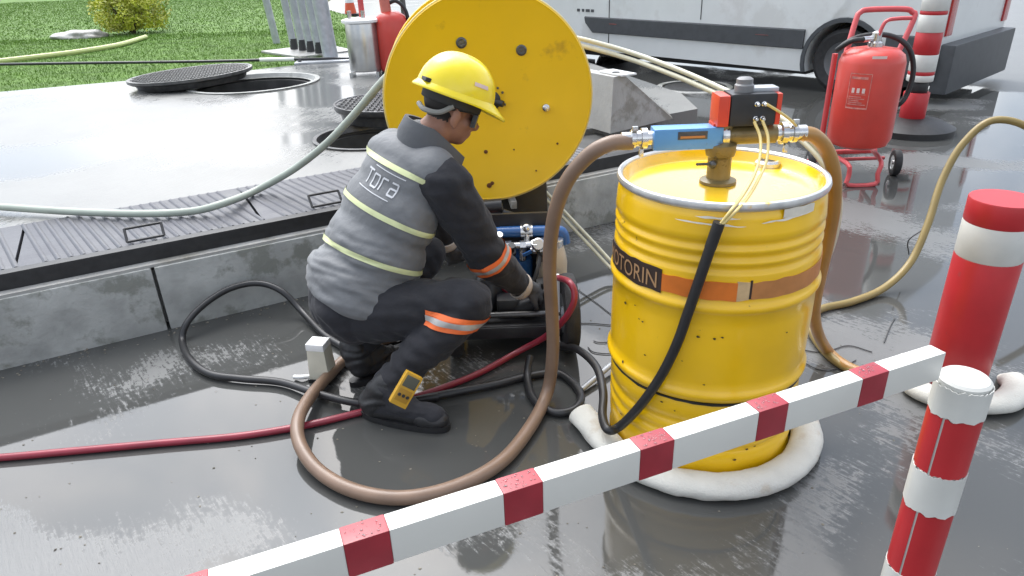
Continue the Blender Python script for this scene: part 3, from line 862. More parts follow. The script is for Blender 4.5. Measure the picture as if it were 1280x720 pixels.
w = MB(); w.box(vp(.97, -.97, .34), (.16, 1.93, .46), Matrix.Rotation(va, 3, 'Z'), bev=.03); w.box(vp(.70, .012, .345), (.44, .03, .22), Matrix.Rotation(va, 3, 'Z'), bev=.01); obj('rear_bumper', w, M_vplast, van)
w = MB(); w.box(vp(-5.68, -.97, .45), (.2, 1.93, .42), Matrix.Rotation(va, 3, 'Z'), bev=.04); obj('front_bumper', w, M_vplast, van)
for v_ in (-.10, -1.85):
    w = MB(); w.box(vp(.925, v_, .95), (.03, .16, .62), Matrix.Rotation(va, 3, 'Z'), bev=.012); obj('tail_light', w, mat('red lens', (.4, .02, .02), .2, coat=.5), van)
w = MB(); w.box(vp(.86, .004, .68), (.11, .012, .12), Matrix.Rotation(va, 3, 'Z'), bev=.004); obj('rear_marker', w, MATS['red lens'], van)
for cu in (0, -4.55):
    for v_ in (-.13, -1.80):
        p = VO + VD * cu + VN * v_ + V((0, 0, .335)); wheel(p, VN, .335, .21, van, mat('dull grey wheel', (.13, .135, .14), .45, .3, var=.15), .60)
    w = MB(); nn = 20; rr_ = .41
    vs = []
    for i in range(nn + 1):
        a = -.32 + (math.pi + .64) * i / nn
        for r_, th in ((rr_ - .012, .0), (rr_ - .012, .018), (rr_ + .030, .018), (rr_ + .035, .0)): vs.append(vp(cu + r_ * math.cos(a), .001 + th, .33 + r_ * math.sin(a)))
    w._add(vs, [(4 * i + j, 4 * i + j + 1, 4 * i + j + 5, 4 * i + j + 4) for i in range(nn) for j in range(3)])
    obj('wheel_arch_trim', w, M_vplast, van)

# ------------------------------------------------------------------ yellow oil drum
DC = V((.61, 1.924, 0))
M_yel = mat('yellow drum paint', (.84, .50, .004), .30, var=.10, vscale=4, coat=.35, dirt=(.07, .035, .012), dscale=26, damt=.255, bump=.06, bscale=9, croug=.12, ddetail=3)
M_yeld = mat('yellow lid paint', (.86, .53, .012), .22, var=.08, vscale=6, coat=1.0, dirt=(.45, .27, .05), dscale=9, damt=.36, croug=.10)
drum = thing('oil_drum', 'yellow steel oil drum with orange tape band and black label', 'oil drum', DC)
def groove(r, z, d, w): return [(r, z - w), (r - d * .7, z - w * .5), (r - d, z), (r - d * .7, z + w * .5), (r, z + w)]
def hoop(r, z, d, w): return [(r, z - w), (r + d * .6, z - w * .6), (r + d, z - w * .2), (r + d, z + w * .2), (r + d * .6, z + w * .6), (r, z + w)]
prof = [(.001, .012), (.27, .012), (.284, .0), (.292, .004), (.292, .018), (.286, .03), (.291, .06)]
for z in (.115, .160, .205): prof += groove(.294, z, .007, .014)
prof += [(.294, .25)] + [(.293, .277), (.288, .285), (.296, .290)] + hoop(.297, .312, .010, .020)
prof += [(.298, .36), (.2985, .45), (.298, .53)] + hoop(.297, .590, .010, .019) + [(.2965, .635), (.296, .685)]
for z in (.705, .738, .772): prof += groove(.2945, z, .0075, .013)
prof += [(.293, .80), (.290, .835), (.287, .85), (.283, .858), (.281, .864)]
w = MB(); w.lathe(prof, DC, n=96, caps=False)
for i, p in enumerate(w.v):
    v = V(p); d = noise.noise(v * 5) * .0035 + (noise.noise(v * 14) * .003 if v.z < .27 else 0)
    e = V((v.x - DC.x, v.y - DC.y, 0))
    if e.length > .25: w.v[i] = tuple(v + e.normalized() * d)
shell = obj('shell', w, M_yel, drum, sharp=60)
w = MB(); w.lathe([(.2895, .2785), (.2965, .2805), (.297, .286), (.289, .2895)], DC, n=72, caps=False)
for i, p in enumerate(w.v):
    v = V(p); k = .004 * noise.noise(v * 22); w.v[i] = (v.x, v.y, v.z + k)
obj('grime_seam', w, M_rub, shell)
w = MB(); w.lathe([(.2815, .862), (.285, .860), (.2925, .866), (.2945, .874), (.2915, .883), (.285, .885), (.2785, .880), (.277, .872)], DC, n=96, caps=False); obj('rim', w, mat('worn steel rim', (.60, .60, .59), .3, .55, var=.2, vscale=22, dirt=(.75, .46, .03), dscale=12, damt=.33), drum)
w = MB(); w.lathe([(.278, .876), (.274, .868), (.268, .850), (.262, .845), (.05, .848), (.0001, .848)], DC, n=96, caps=False); lidp = obj('lid', w, M_yeld, drum)
bc = V((.808, 2.096, .846))
w = MB(); w.lathe([(.040, 0), (.040, .012), (.034, .018), (.026, .018), (.024, .012), (.0001, .012)], bc, n=28, caps=False); bg_ = obj('bung', w, M_chrome, lidp)
w = MB(); w.lathe([(.025, .0125), (.020, .016), (.0001, .016)], bc, n=20, caps=False); obj('bung_plug', w, M_rub, bg_)
# print and tape round the drum
M_otape = mat('orange tape', (.66, .17, .02), .42, var=.12, vscale=18)
M_btape = mat('brownish tape', (.48, .20, .06), .45, var=.14, vscale=18)
M_black = mat('black print', (.035, .02, .015), .5, var=.2, vscale=20)
M_tan = mat('tan print', (.40, .23, .11), .5, var=.15, vscale=20)
RT = .2995
obj('orange_tape', torn(DC, RT, .619, .671, -134, -94.0, 2, 40), M_otape, shell)
obj('pale_gap', torn(DC, RT - .0004, .620, .672, -94.3, -87.6, 5, 8), mat('scraped paint', (.60, .42, .22), .5, var=.2, vscale=25), shell)
obj('dark_sliver', torn(DC, RT, .621, .676, -87.8, -86.6, 6, 3), M_black, shell)
obj('brown_tape', torn(DC, RT, .620, .671, -86.6, 20, 9, 60), M_btape, shell)
lab = obj('black_label', torn(DC, RT + .0006, .612, .684, -186, -132.7, 4, 40), M_black, shell)
def font_mesh(txt, size):
    cu = bpy.data.curves.new('txt', 'FONT'); cu.body = txt; cu.size = size; cu.extrude = 0; cu.resolution_u = 3
    o = bpy.data.objects.new('txt', cu); COL.objects.link(o)
    dg = bpy.context.evaluated_depsgraph_get(); dg.update()
    me = bpy.data.meshes.new_from_object(o.evaluated_get(dg))
    bm = bmesh.new(); bm.from_mesh(me); bmesh.ops.triangulate(bm, faces=bm.faces)
    for _ in range(2): bmesh.ops.subdivide_edges(bm, edges=[e for e in bm.edges if e.calc_length() > size * .2], cuts=1)
    bmesh.ops.triangulate(bm, faces=bm.faces)
    bm.to_mesh(me); bm.free()
    bpy.data.objects.remove(o, do_unlink=True); bpy.data.curves.remove(cu)
    return me
tm = font_mesh('MOTORIN', .068)
xs = [v.co.x for v in tm.vertices]; x0, x1 = min(xs), max(xs)
for v in tm.vertices:
    a = -184 + (v.co.x - x0) / (x1 - x0) * 48.6
    p = on_cyl(DC, RT + .0022, a, .624 + v.co.y * 1.02); v.co = p
link_mesh('lettering', tm, M_tan, lab, sharp=None)
M_scuff = mat('bare scuffed patch', (.72, .68, .58), .5, var=.15, vscale=20)
def sliver(a0, a1, z0, z1, h, seed, n=24):
    w = MB(); vs = []
    for i in range(n + 1):
        t = i / n; a = a0 + (a1 - a0) * t; zc = z0 + (z1 - z0) * t; e = h * (math.sin(math.pi * t) ** .5) * (.7 + .6 * noise.noise(V((a * .2, seed, 2)))); z_ = zc + .004 * noise.noise(V((a * .13, seed, 1)))
        rr_ = .2935 if zc < .835 else .2915
        vs += [on_cyl(DC, rr_ + .0035, a, z_ - e / 2), on_cyl(DC, rr_ + .003, a, z_ + e / 2)]
    w._add(vs, [(2 * i, 2 * i + 2, 2 * i + 3, 2 * i + 1) for i in range(n)]); return w
for a0, a1, z0, z1, h, sd in ((-128, -93, .832, .826, .007, 1), (-118, -96, .846, .846, .009, 2), (-86, -56, .833, .842, .008, 3)):
    obj('scuff', sliver(a0, a1, z0, z1, h, sd), M_scuff, shell, sharp=None)
obj('scuff', torn(DC, .2925, .838, .862, -74, -53, 8, 16), M_scuff, shell, sharp=None)

M_chip = mat('bare rusty chip', (.05, .025, .012), .7, var=.3, vscale=60)
def surf_r(z):                                          # shell radius just there
    best = .298
    for (r0, z0), (r1, z1) in zip(prof[6:-1], prof[7:]):
        if z0 <= z <= z1 and z1 > z0: best = r0 + (r1 - r0) * (z - z0) / (z1 - z0)
    return best
rr = random.Random(12)
for a, z, q in ((-158.2, .531, .006), (-149.3, .543, .003), (-145.6, .507, .003), (-143, .503, .004), (-110.9, .505, .005), (-102.7, .503, .004), (-98.8, .509, .004), (-76.4, .115, .005), (-71.3, .120, .005), (-84.1, .087, .005), (-158.1, .33, .005), (-171.3, .283, .006), (-62.1, .499, .003), (-159.2, .128, .006), (-105.6, .354, .003), (-118, .42, .002), (-140, .40, .003), (-128, .262, .004), (-120, .245, .003)):
    w = MB(); vs = []
    for i in range(9):
        t = 2 * math.pi * i / 9; k = q * rr.uniform(.55, 1.2)
        k *= .8; zz = z + k * math.sin(t); vs.append(on_cyl(DC, surf_r(zz) + .0038, a + math.degrees(1.5 * k * math.cos(t) / .298), zz))
    w._add(vs, [tuple(range(9))]); obj('paint_chip', w, M_chip, shell, sharp=None)

# ------------------------------------------------------------------ transfer pump head on the drum
SX, SY = .606, 1.934
M_brass = mat('brown brass', (.20, .155, .07), .35, .3, var=.3, vscale=16, rvar=.12)
M_blue = mat('blue painted metal', (.10, .30, .62), .34, var=.10, vscale=9, coat=.2, dirt=(.04, .09, .2), dscale=14, damt=.33)
M_blk = mat('black anodised', (.03, .031, .034), .38, .2, var=.25, vscale=14)
M_redc = mat('red end cap', (.62, .06, .03), .35, var=.1, vscale=9)
t = thing('drum_pump', 'blue handled transfer pump with black and red actuator standing in the drum lid', 'pump', V((SX, SY, .848)))
w = MB(); w.lathe([(.052, 0), (.052, .008), (.036, .014), (.034, .014), (.033, .075), (.040, .08), (.043, .095), (.043, .112), (.03, .12)], (SX, SY, .849), n=28); obj('stem', w, M_brass, t)
w = MB(); w.cyl((SX, SY, .955), (SX, SY, 1.02), .028, n=20); w.cyl((.585, SY, .985), (.755, SY, .985), .027, n=20); w.lathe([(.034, 0), (.036, .01), (.034, .02)], (.60, SY, .985), (1, 0, 0), n=8); obj('valve_body', w, M_brass, t)
w = MB(); w.cyl((SX - .035, SY - .04, .915), (SX - .085, SY - .075, .925), .004, n=8); w.ell((SX - .032, SY - .04, .913), ((1, 0, 0), (0, 1, 0), (0, 0, 1)), (.012, .012, .012), 2); obj('vent_lever', w, M_iron, t)
w = MB(); w.box((.505, SY, .984), (.195, .062, .062), bev=.012); bl = obj('meter_housing', w, M_blue, t)
w = MB(); w.box((.515, SY - .031, .995), (.082, .004, .022), bev=.001); dsp = obj('meter_window', w, M_iron, bl)
w = MB(); w.box((.515, SY - .0335, .991), (.068, .003, .006)); obj('meter_scale', w, M_btape, dsp)
w = MB(); w.lathe([(.034, 0), (.036, .005), (.036, .018), (.03, .022)], (.600, SY, .985), (1, 0, 0), n=24); obj('meter_collar', w, M_chrome, t)
def coupling(p, d, par, r=.022):
    w = MB(); w.lathe([(r * .9, 0), (r * .9, .012), (r * 1.3, .014), (r * 1.3, .03), (r, .032), (r, .044), (r * 1.15, .046), (r * 1.15, .058), (r * .85, .062), (r * .85, .085)], p, d, n=8 + 16)
    w.box(V(p) + V(d) * .03 + V((0, -.012, -r * 1.7)), (.012, .012, .022), bev=.002); w.box(V(p) + V(d) * .05 + V((0, -.012, r * 1.35)), (.016, .012, .014), bev=.002)
    return obj('coupling', w, M_chrome, par)
coupling((.408, SY, .985), (-1, 0, 0), t); coupling((.755, SY, .985), (1, 0, 0), t, .024)
w = MB(); w.box((.672, SY, 1.060), (.125, .085, .088), bev=.010); ab = obj('actuator_body', w, M_blk, t)
w = MB(); w.box((.593, SY, 1.058), (.034, .082, .086), bev=.012); w.box((.598, SY + .005, 1.012), (.05, .05, .02), bev=.004); obj('actuator_cap', w, M_redc, ab)
w = MB(); w.box((.741, SY, 1.060), (.014, .082, .084), bev=.004); obj('actuator_cap', w, M_redc, ab)
w = MB(); w.lathe([(.026, 0), (.026, .018), (.022, .022), (.022, .034), (.016, .038), (.0001, .04)], (.654, SY, 1.103), n=20); obj('indicator_knob', w, mat('grey plastic', (.20, .20, .20), .4), ab)
w = MB(); w.box((.71, SY + .01, 1.108), (.07, .05, .012), bev=.003); obj('top_plate', w, M_galv, ab)
for dx in (.678, .697):
    for z in (1.038, 1.077):
        w = MB(); w.lathe([(.007, 0), (.007, .006), (.005, .008), (.005, .018), (.0035, .02)], (dx, SY - .042, z), (0, -1, 0), n=12); obj('air_port', w, M_chrome, ab)

# ------------------------------------------------------------------ hose reel
M_reel = mat('amber reel paint', (.85, .52, .003), .38, var=.05, vscale=3, coat=.15, dirt=(.60, .34, .01), dscale=4, damt=.36)
RC = V((-.067, 3.10, .893))
ryaw = R(6)
RXA = V((math.cos(ryaw), math.sin(ryaw), 0)); RN = V((math.sin(ryaw), -math.cos(ryaw), 0))
reel = thing('hose_reel', 'big yellow disc sided hose reel behind the crouching worker', 'hose reel', V((RC.x, RC.y + .2, 0)))
def rp_(u, v, d): return RC + RXA * u + V((0, 0, v)) + RN * d
RR = .455
w = MB(); w.lathe([(.0001, 0), (RR - .012, 0), (RR - .004, .004), (RR, .0), (RR + .004, -.008), (RR, -.02), (RR - .01, -.022), (.0001, -.012)], RC, RN, n=96, caps=False); fd = obj('front_disc', w, M_reel, reel, sharp=50)
w = MB(); w.torus(rp_(0, 0, -.006), RN, RR + .001, .006, 96, 8); obj('rim_bead', w, mat('pale cream edge', (.72, .55, .18), .4), fd)
for u, v in ((-.108, .244), (.146, .202)):
    w = MB(); w.lathe([(.023, 0), (.023, .004), (.016, .006), (.0155, .003), (.006, .002), (.0001, .003)], rp_(u, v, .001), RN, n=24, caps=False); obj('disc_washer', w, M_iron, fd)
w = MB(); w.lathe([(.016, 0), (.016, .012), (.010, .016), (.010, .034), (.0001, .036)], rp_(.248, -.045, .001), RN, n=12); obj('bolt', w, M_chrome, fd)
w = MB(); w.lathe([(.042, 0), (.042, .02), (.03, .03), (.0001, .03)], rp_(.005, .0, .001), RN, n=28); w.cyl(rp_(.01, 0, .02), rp_(.055, -.012, .045), .014, n=12); bs = obj('hub_boss', w, M_rub, fd)
for u, v in ((.058, .03), (.066, -.022), (.038, .05)):
    w = MB(); w.lathe([(.006, 0), (.005, .006), (.0001, .007)], rp_(u, v, .001), RN, n=8); obj('hub_bolt', w, M_iron, fd)
for u, v, q in ((-.028, -.227, .009), (.10, -.225, .004), (.30, -.21, .005), (-.02, -.385, .012), (-.006, -.375, .009), (.2, -.33, .004)):
    w = MB(); w.lathe([(q, 0), (q, .003), (q * .5, .005), (.0001, .005)], rp_(u, v, .0005), RN, n=8); obj('screw', w, mat('rusty steel', (.16, .06, .02), .7, .2, var=.4, vscale=40), fd)
w = MB(); w.lathe([(.0001, -.40), (RR, -.40), (RR + .003, -.408), (RR, -.416), (.0001, -.412)], RC, RN, n=72, caps=False); obj('rear_disc', w, M_reel, reel)
w = MB(); w.lathe([(.2, -.40), (.2, -.02)], RC, RN, n=40, caps=False); hub = obj('winding_core', w, M_reel, reel)
w = MB()
for k in range(2):
    for i in range(11):
        w.torus(rp_(0, 0, -.045 - i * .034 + k * .012), RN, .222 + k * .034, .0165, 48, 8)
tag(obj('wound_hose', w, mat('grey green hose', (.33, .37, .31), .4, var=.1, vscale=8), hub), kind='stuff')
w = MB(); w.cyl(rp_(0, 0, -.5), rp_(0, 0, 0), .03, n=16); obj('axle', w, M_iron, reel)
for d in (-.47,):
    w = MB()
    for sx in (-1, 1): w.cyl(rp_(0, 0, d), (rp_(sx * .30, 0, d).x, rp_(sx * .30, 0, d).y, 0.0), .03, n=10)
    w.cyl(rp_(-.3, -.86, d), rp_(.3, -.86, d), .028, n=10); obj('stand', w, M_blk, reel)
w = MB(); w.box(rp_(.10, -.63, -.27), (.36, .34, .50), Matrix.Rotation(ryaw, 3, 'Z'), bev=.02, taper=.93); obj('motor_housing', w, M_blk, reel)
w = MB(); w.box(rp_(.09, -.485, -.05), (.028, .13, .012 * 3), Matrix.Rotation(ryaw, 3, 'Z'), bev=.004); obj('support_bracket', w, M_pale, reel)

# ------------------------------------------------------------------ pump trolley
M_dblue = mat('deep blue paint', (.02, .10, .30), .32, var=.15, vscale=12, coat=.3)
M_cream = mat('cloudy plastic bowl', (.62, .54, .42), .3, var=.15, vscale=10, trans=.25)
tr2 = thing('pump_trolley', 'two wheeled pump trolley with blue manifold and cloudy filter bowl by the worker', 'pump trolley', V((0.02, 2.65, 0)))
w = MB(); w.box((-.01, 2.66, .115), (.40, .46, .03), bev=.008); w.box((-.01, 2.44, .10), (.40, .03, .05), bev=.006); obj('base_frame', w, M_blk, tr2)
for sx in (.222, -.235): wheel((sx, 2.47, .160), (1, .05, 0), .160, .062, tr2, M_galv, .5)
w = MB(); w.cyl((-.235, 2.47, .16), (.222, 2.47, .16), .013, n=12); obj('axle', w, M_iron, tr2)
w = MB()
for y in (2.86,):
    for sx in (-.17, .15): w.cyl((sx, y, 0), (sx, y, .12), .014, n=10)
obj('prop_leg', w, M_iron, tr2)
w = MB(); w.box((.178, 2.475, .17), (.020, .03, .31), bev=.004); obj('upright', w, M_wplast, tr2)
w = MB(); w.box((.06, 2.78, .30), (.30, .02, .36), bev=.004); obj('back_panel', w, M_blk, tr2)
w = MB(); w.tube([(-.072, 2.74, .36), (-.072, 2.742, .395), (-.055, 2.745, .409), (.1, 2.745, .409), (.20, 2.745, .407), (.225, 2.745, .39), (.232, 2.745, .35)], .0235, 14, smooth=4); mn = obj('manifold', w, M_dblue, tr2)
w = MB(); w.lathe([(.03, 0), (.03, .05)], (.045, 2.745, .409), (1, 0, 0), n=20); w.ell((.07, 2.735, .425), ((1, 0, 0), (0, 1, 0), (0, 0, 1)), (.022, .022, .024), 2); w.cyl((.07, 2.72, .37), (.07, 2.735, .43), .014, n=12); obj('tee_clamp', w, M_chrome, mn)
w = MB(); w.cyl((-.03, 2.70, .362), (.15, 2.70, .368), .016, n=14); w.lathe([(.024, 0), (.024, .03)], (-.025, 2.70, .362), (1, 0, 0), n=6); w.lathe([(.022, 0), (.022, .025)], (.04, 2.70, .364), (1, 0, 0), n=6); w.cyl((.05, 2.70, .36), (.05, 2.70, .30), .014, n=12); w.cyl((-.02, 2.70, .36), (-.02, 2.70, .26), .016, n=12); w.tube([(.14, 2.70, .368), (.16, 2.69, .385), (.20, 2.68, .38)], .008, 8); obj('valve_pipe', w, M_chrome, tr2)
w = MB(); w.lathe([(.02, 0), (.055, .01), (.064, .05), (.066, .16), (.060, .20), (.05, .235), (.03, .24)], (.172, 2.70, .125), n=28); fb = obj('filter_bowl', w, M_cream, tr2)
w = MB(); w.lathe([(.05, 0), (.05, .03), (.02, .035)], (.172, 2.70, .358), n=20); obj('filter_head', w, M_chrome, fb)
w = MB(); w.lathe([(.02, 0), (.05, .006), (.052, .02), (.052, .12), (.05, .134), (.02, .14)], (.04, 2.74, .16), n=24); w.lathe([(.03, 0), (.03, .04)], (.04, 2.74, .30), n=16); obj('blue_motor', w, M_dblue, tr2)
w = MB(); w.lathe([(.03, 0), (.062, .01), (.066, .03), (.066, .12), (.05, .14)], (-.09, 2.62, .13), n=24); w.box((-.02, 2.54, .17), (.09, .08, .08), bev=.015); w.cyl((.02, 2.52, .16), (.10, 2.50, .20), .03, n=14); obj('pump_body', w, M_blk, tr2)
w = MB(); w.cyl((.08, 2.50, .2), (.165, 2.50, .28), .009, n=8); obj('lever', w, M_iron, tr2)
# crowd of small fittings on the manifold
M_rhose = mat('dark red hose', (.24, .018, .035), .4, var=.15, vscale=12, coat=.2)
for x, z, m_ in ((-.045, .385, M_chrome), (.005, .335, M_blk), (.10, .345, M_chrome), (.135, .30, M_iron)):
    w = MB(); w.lathe([(.010, 0), (.018, .004), (.018, .02), (.012, .024), (.012, .045), (.016, .047), (.016, .058)], (x, 2.675, z), (0, -.5, 1), n=10); obj('fitting', w, m_, tr2)
for x, z in ((-.01, .30), (.115, .385)):
    w = MB(); w.lathe([(.024, 0), (.026, .004), (.026, .018), (.022, .022)], (x, 2.66, z), (0, -1, .3), n=20); ga = obj('gauge', w, M_chrome, tr2)
    w = MB(); w.lathe([(.0215, .0225), (.0001, .0226)], (x, 2.66, z), (0, -1, .3), n=20, caps=False); obj('gauge_face', w, M_white, ga)
for x in (-.02, .075):
    w = MB(); w.box((x, 2.665, .345), (.055, .012, .014), Matrix.Rotation(R(-25), 3, 'Y'), bev=.004); obj('tap_handle', w, M_dblue, tr2)
w = MB(); w.tube([(-.06, 2.68, .37), (-.08, 2.62, .30), (-.03, 2.58, .22), (.03, 2.60, .20)], .010, 8); obj('link_hose', w, M_rhose, tr2)
w = MB(); w.tube([(.13, 2.68, .36), (.11, 2.61, .30), (.085, 2.58, .24), (.06, 2.56, .2)], .009, 8); obj('link_hose', w, M_rub, tr2)
w = MB(); w.cyl((.13, 2.56, .14), (.13, 2.56, .25), .028, n=16); w.lathe([(.034, 0), (.034, .012)], (.13, 2.56, .25), n=6); obj('strainer', w, M_iron, tr2)
t = thing('engine', 'small dark engine with red cap tucked below the yellow disc', 'engine', V((-.08, 2.86, .30)))
w = MB(); w.box((-.09, 2.88, .40), (.13, .11, .16), bev=.02); w.cyl((-.12, 2.86, .48), (-.03, 2.86, .485), .035, n=16); w.cyl((-.03, 2.85, .46), (.03, 2.85, .435), .018, n=12); obj('crankcase', w, M_blk, t)
w = MB(); w.lathe([(.026, 0), (.026, .014), (.018, .02), (.0001, .02)], (-.07, 2.823, .435), (.2, -1, 0), n=18); obj('fuel_cap', w, M_redc, t)
w = MB()
for i in range(5): w.box((-.10, 2.83, .36 + i * .014), (.09, .06, .005))
tag(obj('cooling_fins', w, M_iron, t), kind='stuff')
w = MB(); w.box((-.09, 2.88, .225), (.10, .09, .20)); obj('mount', w, M_blk, t)
PATHS = {
  'brown_left': [(0.353,1.934,0.976),(0.289,1.924,0.975),(0.230,1.934,0.940),(0.171,1.964,0.856),(0.135,2.004,0.726),(0.123,2.034,0.566),(0.131,2.064,0.377),(0.133,2.074,0.216),(0.112,2.074,0.051),(0.041,1.903,0.025),(-0.058,1.732,0.025),(-0.191,1.630,0.025),(-0.343,1.590,0.025),(-0.492,1.626,0.025),(-0.619,1.713,0.030),(-0.703,1.818,0.050),(-0.737,1.922,0.070),(-0.746,2.082,0.050),(-0.718,2.269,0.030),(-0.670,2.409,0.025),(-0.545,2.542,0.025),(-0.350,2.622,0.030)],
  'black_loop': [(-0.283,2.115,0.020),(-0.420,2.089,0.020),(-0.561,2.079,0.030),(-0.720,2.145,0.030),(-0.894,2.252,0.020),(-1.066,2.291,0.020),(-1.200,2.335,0.020),(-1.320,2.446,0.020),(-1.428,2.620,0.007),(-1.422,2.680,0.064),(-1.365,2.760,0.115),(-1.272,2.840,0.151),(-1.157,2.880,0.155),(-1.048,2.860,0.120),(-0.951,2.800,0.040),(-0.815,2.619,0.020),(-0.664,2.461,0.020)],
  'black_ground': [(-0.364,2.103,0.018),(-0.221,2.145,0.018),(-0.073,2.188,0.018),(0.048,2.234,0.018),(0.156,2.249,0.018),(0.211,2.184,0.018),(0.234,2.089,0.018),(0.209,2.017,0.018),(0.153,1.992,0.018),(0.105,2.018,0.018),(0.060,2.090,0.018),(0.045,2.216,0.030),(0.060,2.277,0.080)],
  'black_sleeve': [(0.520,1.615,0.845),(0.505,1.619,0.776),(0.487,1.627,0.684),(0.468,1.637,0.585),(0.447,1.648,0.481),(0.415,1.671,0.364),(0.369,1.713,0.234),(0.322,1.773,0.116),(0.283,1.760,0.115),(0.275,1.830,0.116),(0.293,1.950,0.126),(0.288,2.100,0.134),(0.238,2.250,0.117),(0.183,2.400,0.049)],
  'yellow_a': [(0.671,1.874,1.033),(0.681,1.844,0.997),(0.668,1.794,0.958),(0.636,1.734,0.924),(0.591,1.674,0.892),(0.547,1.612,0.879),(0.522,1.614,0.839)],
  'yellow_b': [(0.693,1.874,1.035),(0.702,1.844,0.996),(0.687,1.794,0.948),(0.649,1.734,0.913),(0.604,1.674,0.885),(0.557,1.610,0.875),(0.527,1.611,0.840)],
  'yellow_c': [(0.698,1.874,1.079),(0.741,1.884,1.054),(0.786,1.904,1.023),(0.822,1.934,0.990),(0.851,1.964,0.953)],
  'brown_right': [(0.825,1.934,0.983),(0.872,1.944,0.970),(0.922,1.964,0.924),(0.964,1.984,0.850),(1.002,2.024,0.736),(1.027,2.074,0.596),(1.046,2.124,0.445),(1.070,2.174,0.296),(1.122,2.224,0.168),(1.229,2.321,0.020),(1.250,2.214,0.020),(1.312,2.143,0.020),(1.404,2.094,0.020)],
  'cream_a': [(0.263,3.350,1.126),(0.374,3.300,1.107),(0.568,3.200,1.056),(0.737,3.000,1.004),(0.868,2.800,0.954),(0.959,2.550,0.919),(1.023,2.400,0.877),(1.085,2.300,0.802),(1.150,2.300,0.672),(1.178,2.330,0.520),(1.185,2.400,0.346),(1.174,2.550,0.125),(1.048,2.580,0.012)],
  'cream_b': [(0.251,3.350,1.099),(0.364,3.300,1.080),(0.559,3.200,1.030),(0.729,3.000,0.978),(0.860,2.800,0.930),(0.953,2.550,0.896),(1.018,2.400,0.855),(1.080,2.300,0.780),(1.146,2.300,0.649),(1.173,2.330,0.495),(1.180,2.400,0.320),(1.168,2.550,0.095),(1.020,2.526,0.012)],
  'lower_a': [(0.082,3.380,0.471),(0.147,3.350,0.395),(0.255,3.300,0.281),(0.388,3.220,0.148),(0.497,3.120,0.048),(0.597,2.906,0.012),(0.740,2.716,0.012)],
  'lower_b': [(0.106,3.380,0.483),(0.171,3.350,0.406),(0.279,3.300,0.293),(0.412,3.220,0.160),(0.520,3.120,0.060),(0.624,2.929,0.012),(0.766,2.737,0.012)],
  'green': [(-0.481,3.360,1.019),(-0.574,3.380,0.947),(-0.747,3.420,0.780),(-0.914,3.460,0.635),(-1.108,3.500,0.504),(-1.328,3.540,0.393),(-1.389,3.256,0.420),(-1.539,3.227,0.395),(-1.769,3.218,0.395),(-2.113,3.281,0.395),(-2.495,3.386,0.395),(-3.230,3.602,0.395),(-4.100,3.706,0.395),(-5.404,3.696,0.395)],
  'red': [(-3.452,1.770,0.014),(-2.600,1.813,0.014),(-2.030,1.851,0.014),(-1.722,1.866,0.014),(-1.468,1.888,0.014),(-1.210,1.911,0.014),(-0.947,1.934,0.014),(-0.740,1.979,0.014),(-0.584,2.035,0.014),(-0.422,2.102,0.014),(-0.282,2.176,0.014),(-0.136,2.276,0.014),(0.006,2.388,0.030),(0.119,2.380,0.100),(0.180,2.310,0.199),(0.220,2.290,0.276),(0.230,2.300,0.330),(0.212,2.340,0.358),(0.181,2.480,0.311)],
  'yellow_right': [(3.029,2.900,-0.314),(2.653,3.000,0.361),(2.421,3.100,0.641),(2.235,3.150,0.710),(2.114,3.150,0.611),(2.022,3.100,0.450),(1.939,3.000,0.273),(1.848,2.920,0.117),(1.703,2.840,0.030),(1.513,2.741,0.018),(1.367,2.691,0.018),(1.276,2.615,0.018),(1.226,2.465,0.018),(1.220,2.307,0.018),(1.253,2.194,0.018),(1.308,2.104,0.018)],
  'wire_a': [(0.315,2.999,0.004),(0.385,2.856,0.004),(0.455,2.708,0.004),(0.548,2.634,0.004)],
  'wire_b': [(0.202,2.640,0.004),(0.308,2.661,0.004),(0.443,2.628,0.004),(0.539,2.585,0.004)],
  'wire_c': [(0.331,2.505,0.004),(0.356,2.490,0.004),(0.439,2.490,0.004)],
  'wire_d': [(0.302,2.455,0.004),(0.320,2.415,0.004),(0.376,2.398,0.004),(0.442,2.406,0.004)],
  'wire_e': [(1.139,2.373,0.004),(1.224,2.348,0.004),(1.338,2.390,0.004),(1.408,2.335,0.004)],
  'wire_f': [(1.114,2.284,0.004),(1.156,2.224,0.004),(1.235,2.229,0.004),(1.320,2.281,0.004)],
  'wire_g': [(1.490,2.404,0.004),(1.570,2.518,0.004),(1.632,2.598,0.004)],
  'stick': [(0.241,2.134,0.015),(0.374,2.278,0.030)],
  'wire_h': [(1.968,3.040,0.328),(1.935,3.000,0.261),(1.867,3.000,0.196),(1.914,3.050,0.100)],
  'rope': [(-7.175,9.000,0.495),(-5.218,9.000,0.453),(-3.745,9.000,0.418),(-3.005,9.000,0.410),(-2.581,9.000,0.404),(-1.821,9.000,0.386),(-1.525,9.000,0.375)],
  'sock': [(0.211,1.873,0.030),(0.252,1.798,0.040),(0.345,1.665,0.040),(0.449,1.590,0.045),(0.599,1.578,0.045),(0.740,1.612,0.045),(0.871,1.704,0.045),(0.948,1.820,0.045),(0.969,1.953,0.045)],
  'ghose': [(-7.296,9.800,0.360),(-6.626,10.673,0.360),(-6.361,11.153,0.360),(-6.200,11.935,0.360),(-6.360,13.215,0.360)],
}
